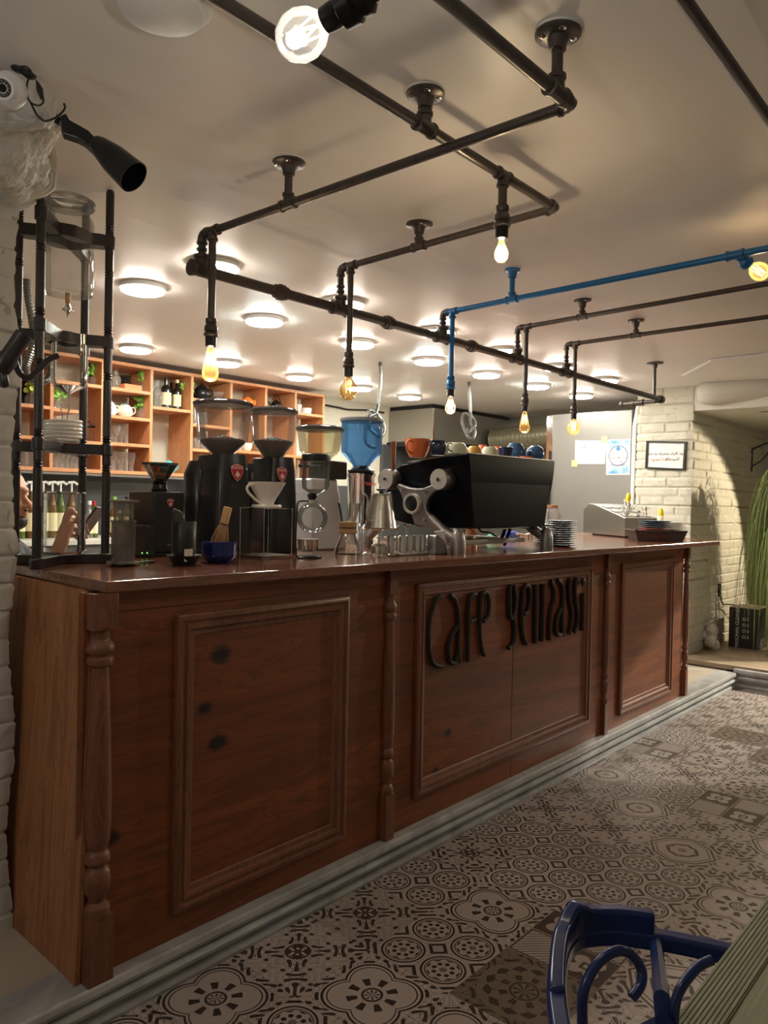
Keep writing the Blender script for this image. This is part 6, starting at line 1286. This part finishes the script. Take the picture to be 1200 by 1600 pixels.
# far arm hangs, near arm raised to the phone
mb.tube([W(-.04, .19, -.26), W(-.05, .23, -.52), W(.02, .22, -.76)], [.048, .040, .030], 12); mb.ball(W(.03, .22, -.82), .035, 10, (1, .6, 1.4))
elb = W(.06, -.24, -.50); dh = 3.08
w0 = atd(84, 880, dh); w1 = atd(98, 842, dh); k1 = atd(108, 812, dh)
mb.tube([W(-.04, -.19, -.26), W(0, -.23, -.42), elb], [.048, .044, .042], 12); mb.tube([elb, (elb+w0)/2, w0, w1], [.042, .040, .030, .028], 12)
mb.tube([w1, (w1+k1)/2, k1], [.029, .034, .026], 12, flat=.8)
fing = [((110, 800), (122, 806), (131, 815), (136, 824)), ((113, 812), (125, 818), (134, 826), (138, 832)), ((114, 824), (125, 830), (133, 836), (136, 842)), ((112, 834), (121, 840), (128, 846), (130, 851))]
for i, f in enumerate(fing):
    P = smoothpath([k1*.4+w1*.6]+[atd(x, y, dh+.012*i) for x, y in f], 3); mb.tube(P, [.0115-.0035*j/len(P) for j in range(len(P))], 8)
P = smoothpath([w1, atd(103, 812, dh-.03), atd(110, 797, dh-.04), atd(115, 803, dh-.04)], 4); mb.tube(P, [.015]*(len(P)-3)+[.013, .012, .010], 10)
bd_ = mb.build('body', m_skin, pn); m_ = bd_.modifiers.new('r', 'REMESH'); m_.mode = 'VOXEL'; m_.voxel_size = .0048; m_.use_smooth_shade = True; m2 = bd_.modifiers.new('s', 'SMOOTH'); m2.factor = .5; m2.iterations = 3
mb = MB(); mb.ball(W(-.018, 0, .055), .098, 18, (1, 1, 1.12)); mb.ball(W(-.045, 0, .0), .085, 14, (1, 1, 1.1)); o = mb.build('hair', m_hair, pn); m_ = o.modifiers.new('r', 'REMESH'); m_.mode = 'VOXEL'; m_.voxel_size = .007
mb = MB(); mb.ball(W(.058, 0, -.088), .045, 14, (1, 1.1, .8)); mb.ball(W(.098, 0, -.041), .010, 10, (1, 2.4, .45)); mb.ball(W(.02, 0, -.075), .066, 14, (1, 1.1, .7)); o = mb.build('beard', m_hair, pn); m_ = o.modifiers.new('r', 'REMESH'); m_.mode = 'VOXEL'; m_.voxel_size = .005
for l in (-.032, .032): MB().ball(W(.078, l, .030), .0125, 12).build('eye', m_white, pn); MB().tube([W(.084, l*.5, .055), W(.086, l, .060), W(.076, l*1.6, .052)], .005, 6).build('eyebrow', m_hair, pn)
mb = MB(); mb.tube([W(-.04, 0, -.155), W(-.04, 0, -.30), W(-.02, 0, -.50), W(-.02, 0, -.66), W(-.02, 0, -.84)], [.085, .158, .148, .138, .152], 20)
for sg in (-1, 1): mb.tube([W(-.04, sg*.09, -.22), W(-.04, sg*.195, -.26), W(-.03, sg*.225, -.40)], [.07, .062, .056], 14)
o = mb.build('shirt', plain('dark_shirt', (.03, .03, .035), .8, 0, .2, 60), pn); m_ = o.modifiers.new('r', 'REMESH'); m_.mode = 'VOXEL'; m_.voxel_size = .010
mb = MB(); mb.tube([W(-.02, 0, -.80), W(-.02, 0, -.92)], [.155, .15], 18)
for sg in (-1, 1): mb.tube([W(-.02, sg*.085, -.86), W(0, sg*.10, -1.05), W(-.01, sg*.10, hz_+.06)], [.10, .078, .065], 14)
o = mb.build('trousers', plain('dark_trousers', (.02, .022, .03), .8), pn); m_ = o.modifiers.new('r', 'REMESH'); m_.mode = 'VOXEL'; m_.voxel_size = .010
for sg in (-1, 1): MB().tube([W(-.07, sg*.10, hz_+.04), W(.05, sg*.105, hz_+.045), W(.17, sg*.11, hz_+.035)], [.04, .045, .032], 12).build('shoe', m_blackp, pn)
a, b = atd(132, 832, dh+.02), atd(154, 802, dh+.02); ph = thing('phone', 'slim dark phone held up by the person behind the tower', 'phone', (a+b)/2)
ud = (b-a).normalized(); wd = (fw*1.0+rt*.25-up*.1); wd = (wd-ud*wd.dot(ud)).normalized(); nd = ud.cross(wd); c = (a+b)/2
def qd(o_): return [c+ud*x*.072+wd*y*.035+nd*o_ for x, y in ((-1, -1), (1, -1), (1, 1), (-1, 1))]
MB().prism(qd(0), nd*.008).build('casing', plain('phone_case', (.10, .04, .035), .4), ph, smooth=False, bevel=.003); MB().prism([c+(q_-c)*.94 for q_ in qd(.0082)], nd*.0006).build('screen', plain('phone_screen', (.10, .12, .22), .1), ph, smooth=False)
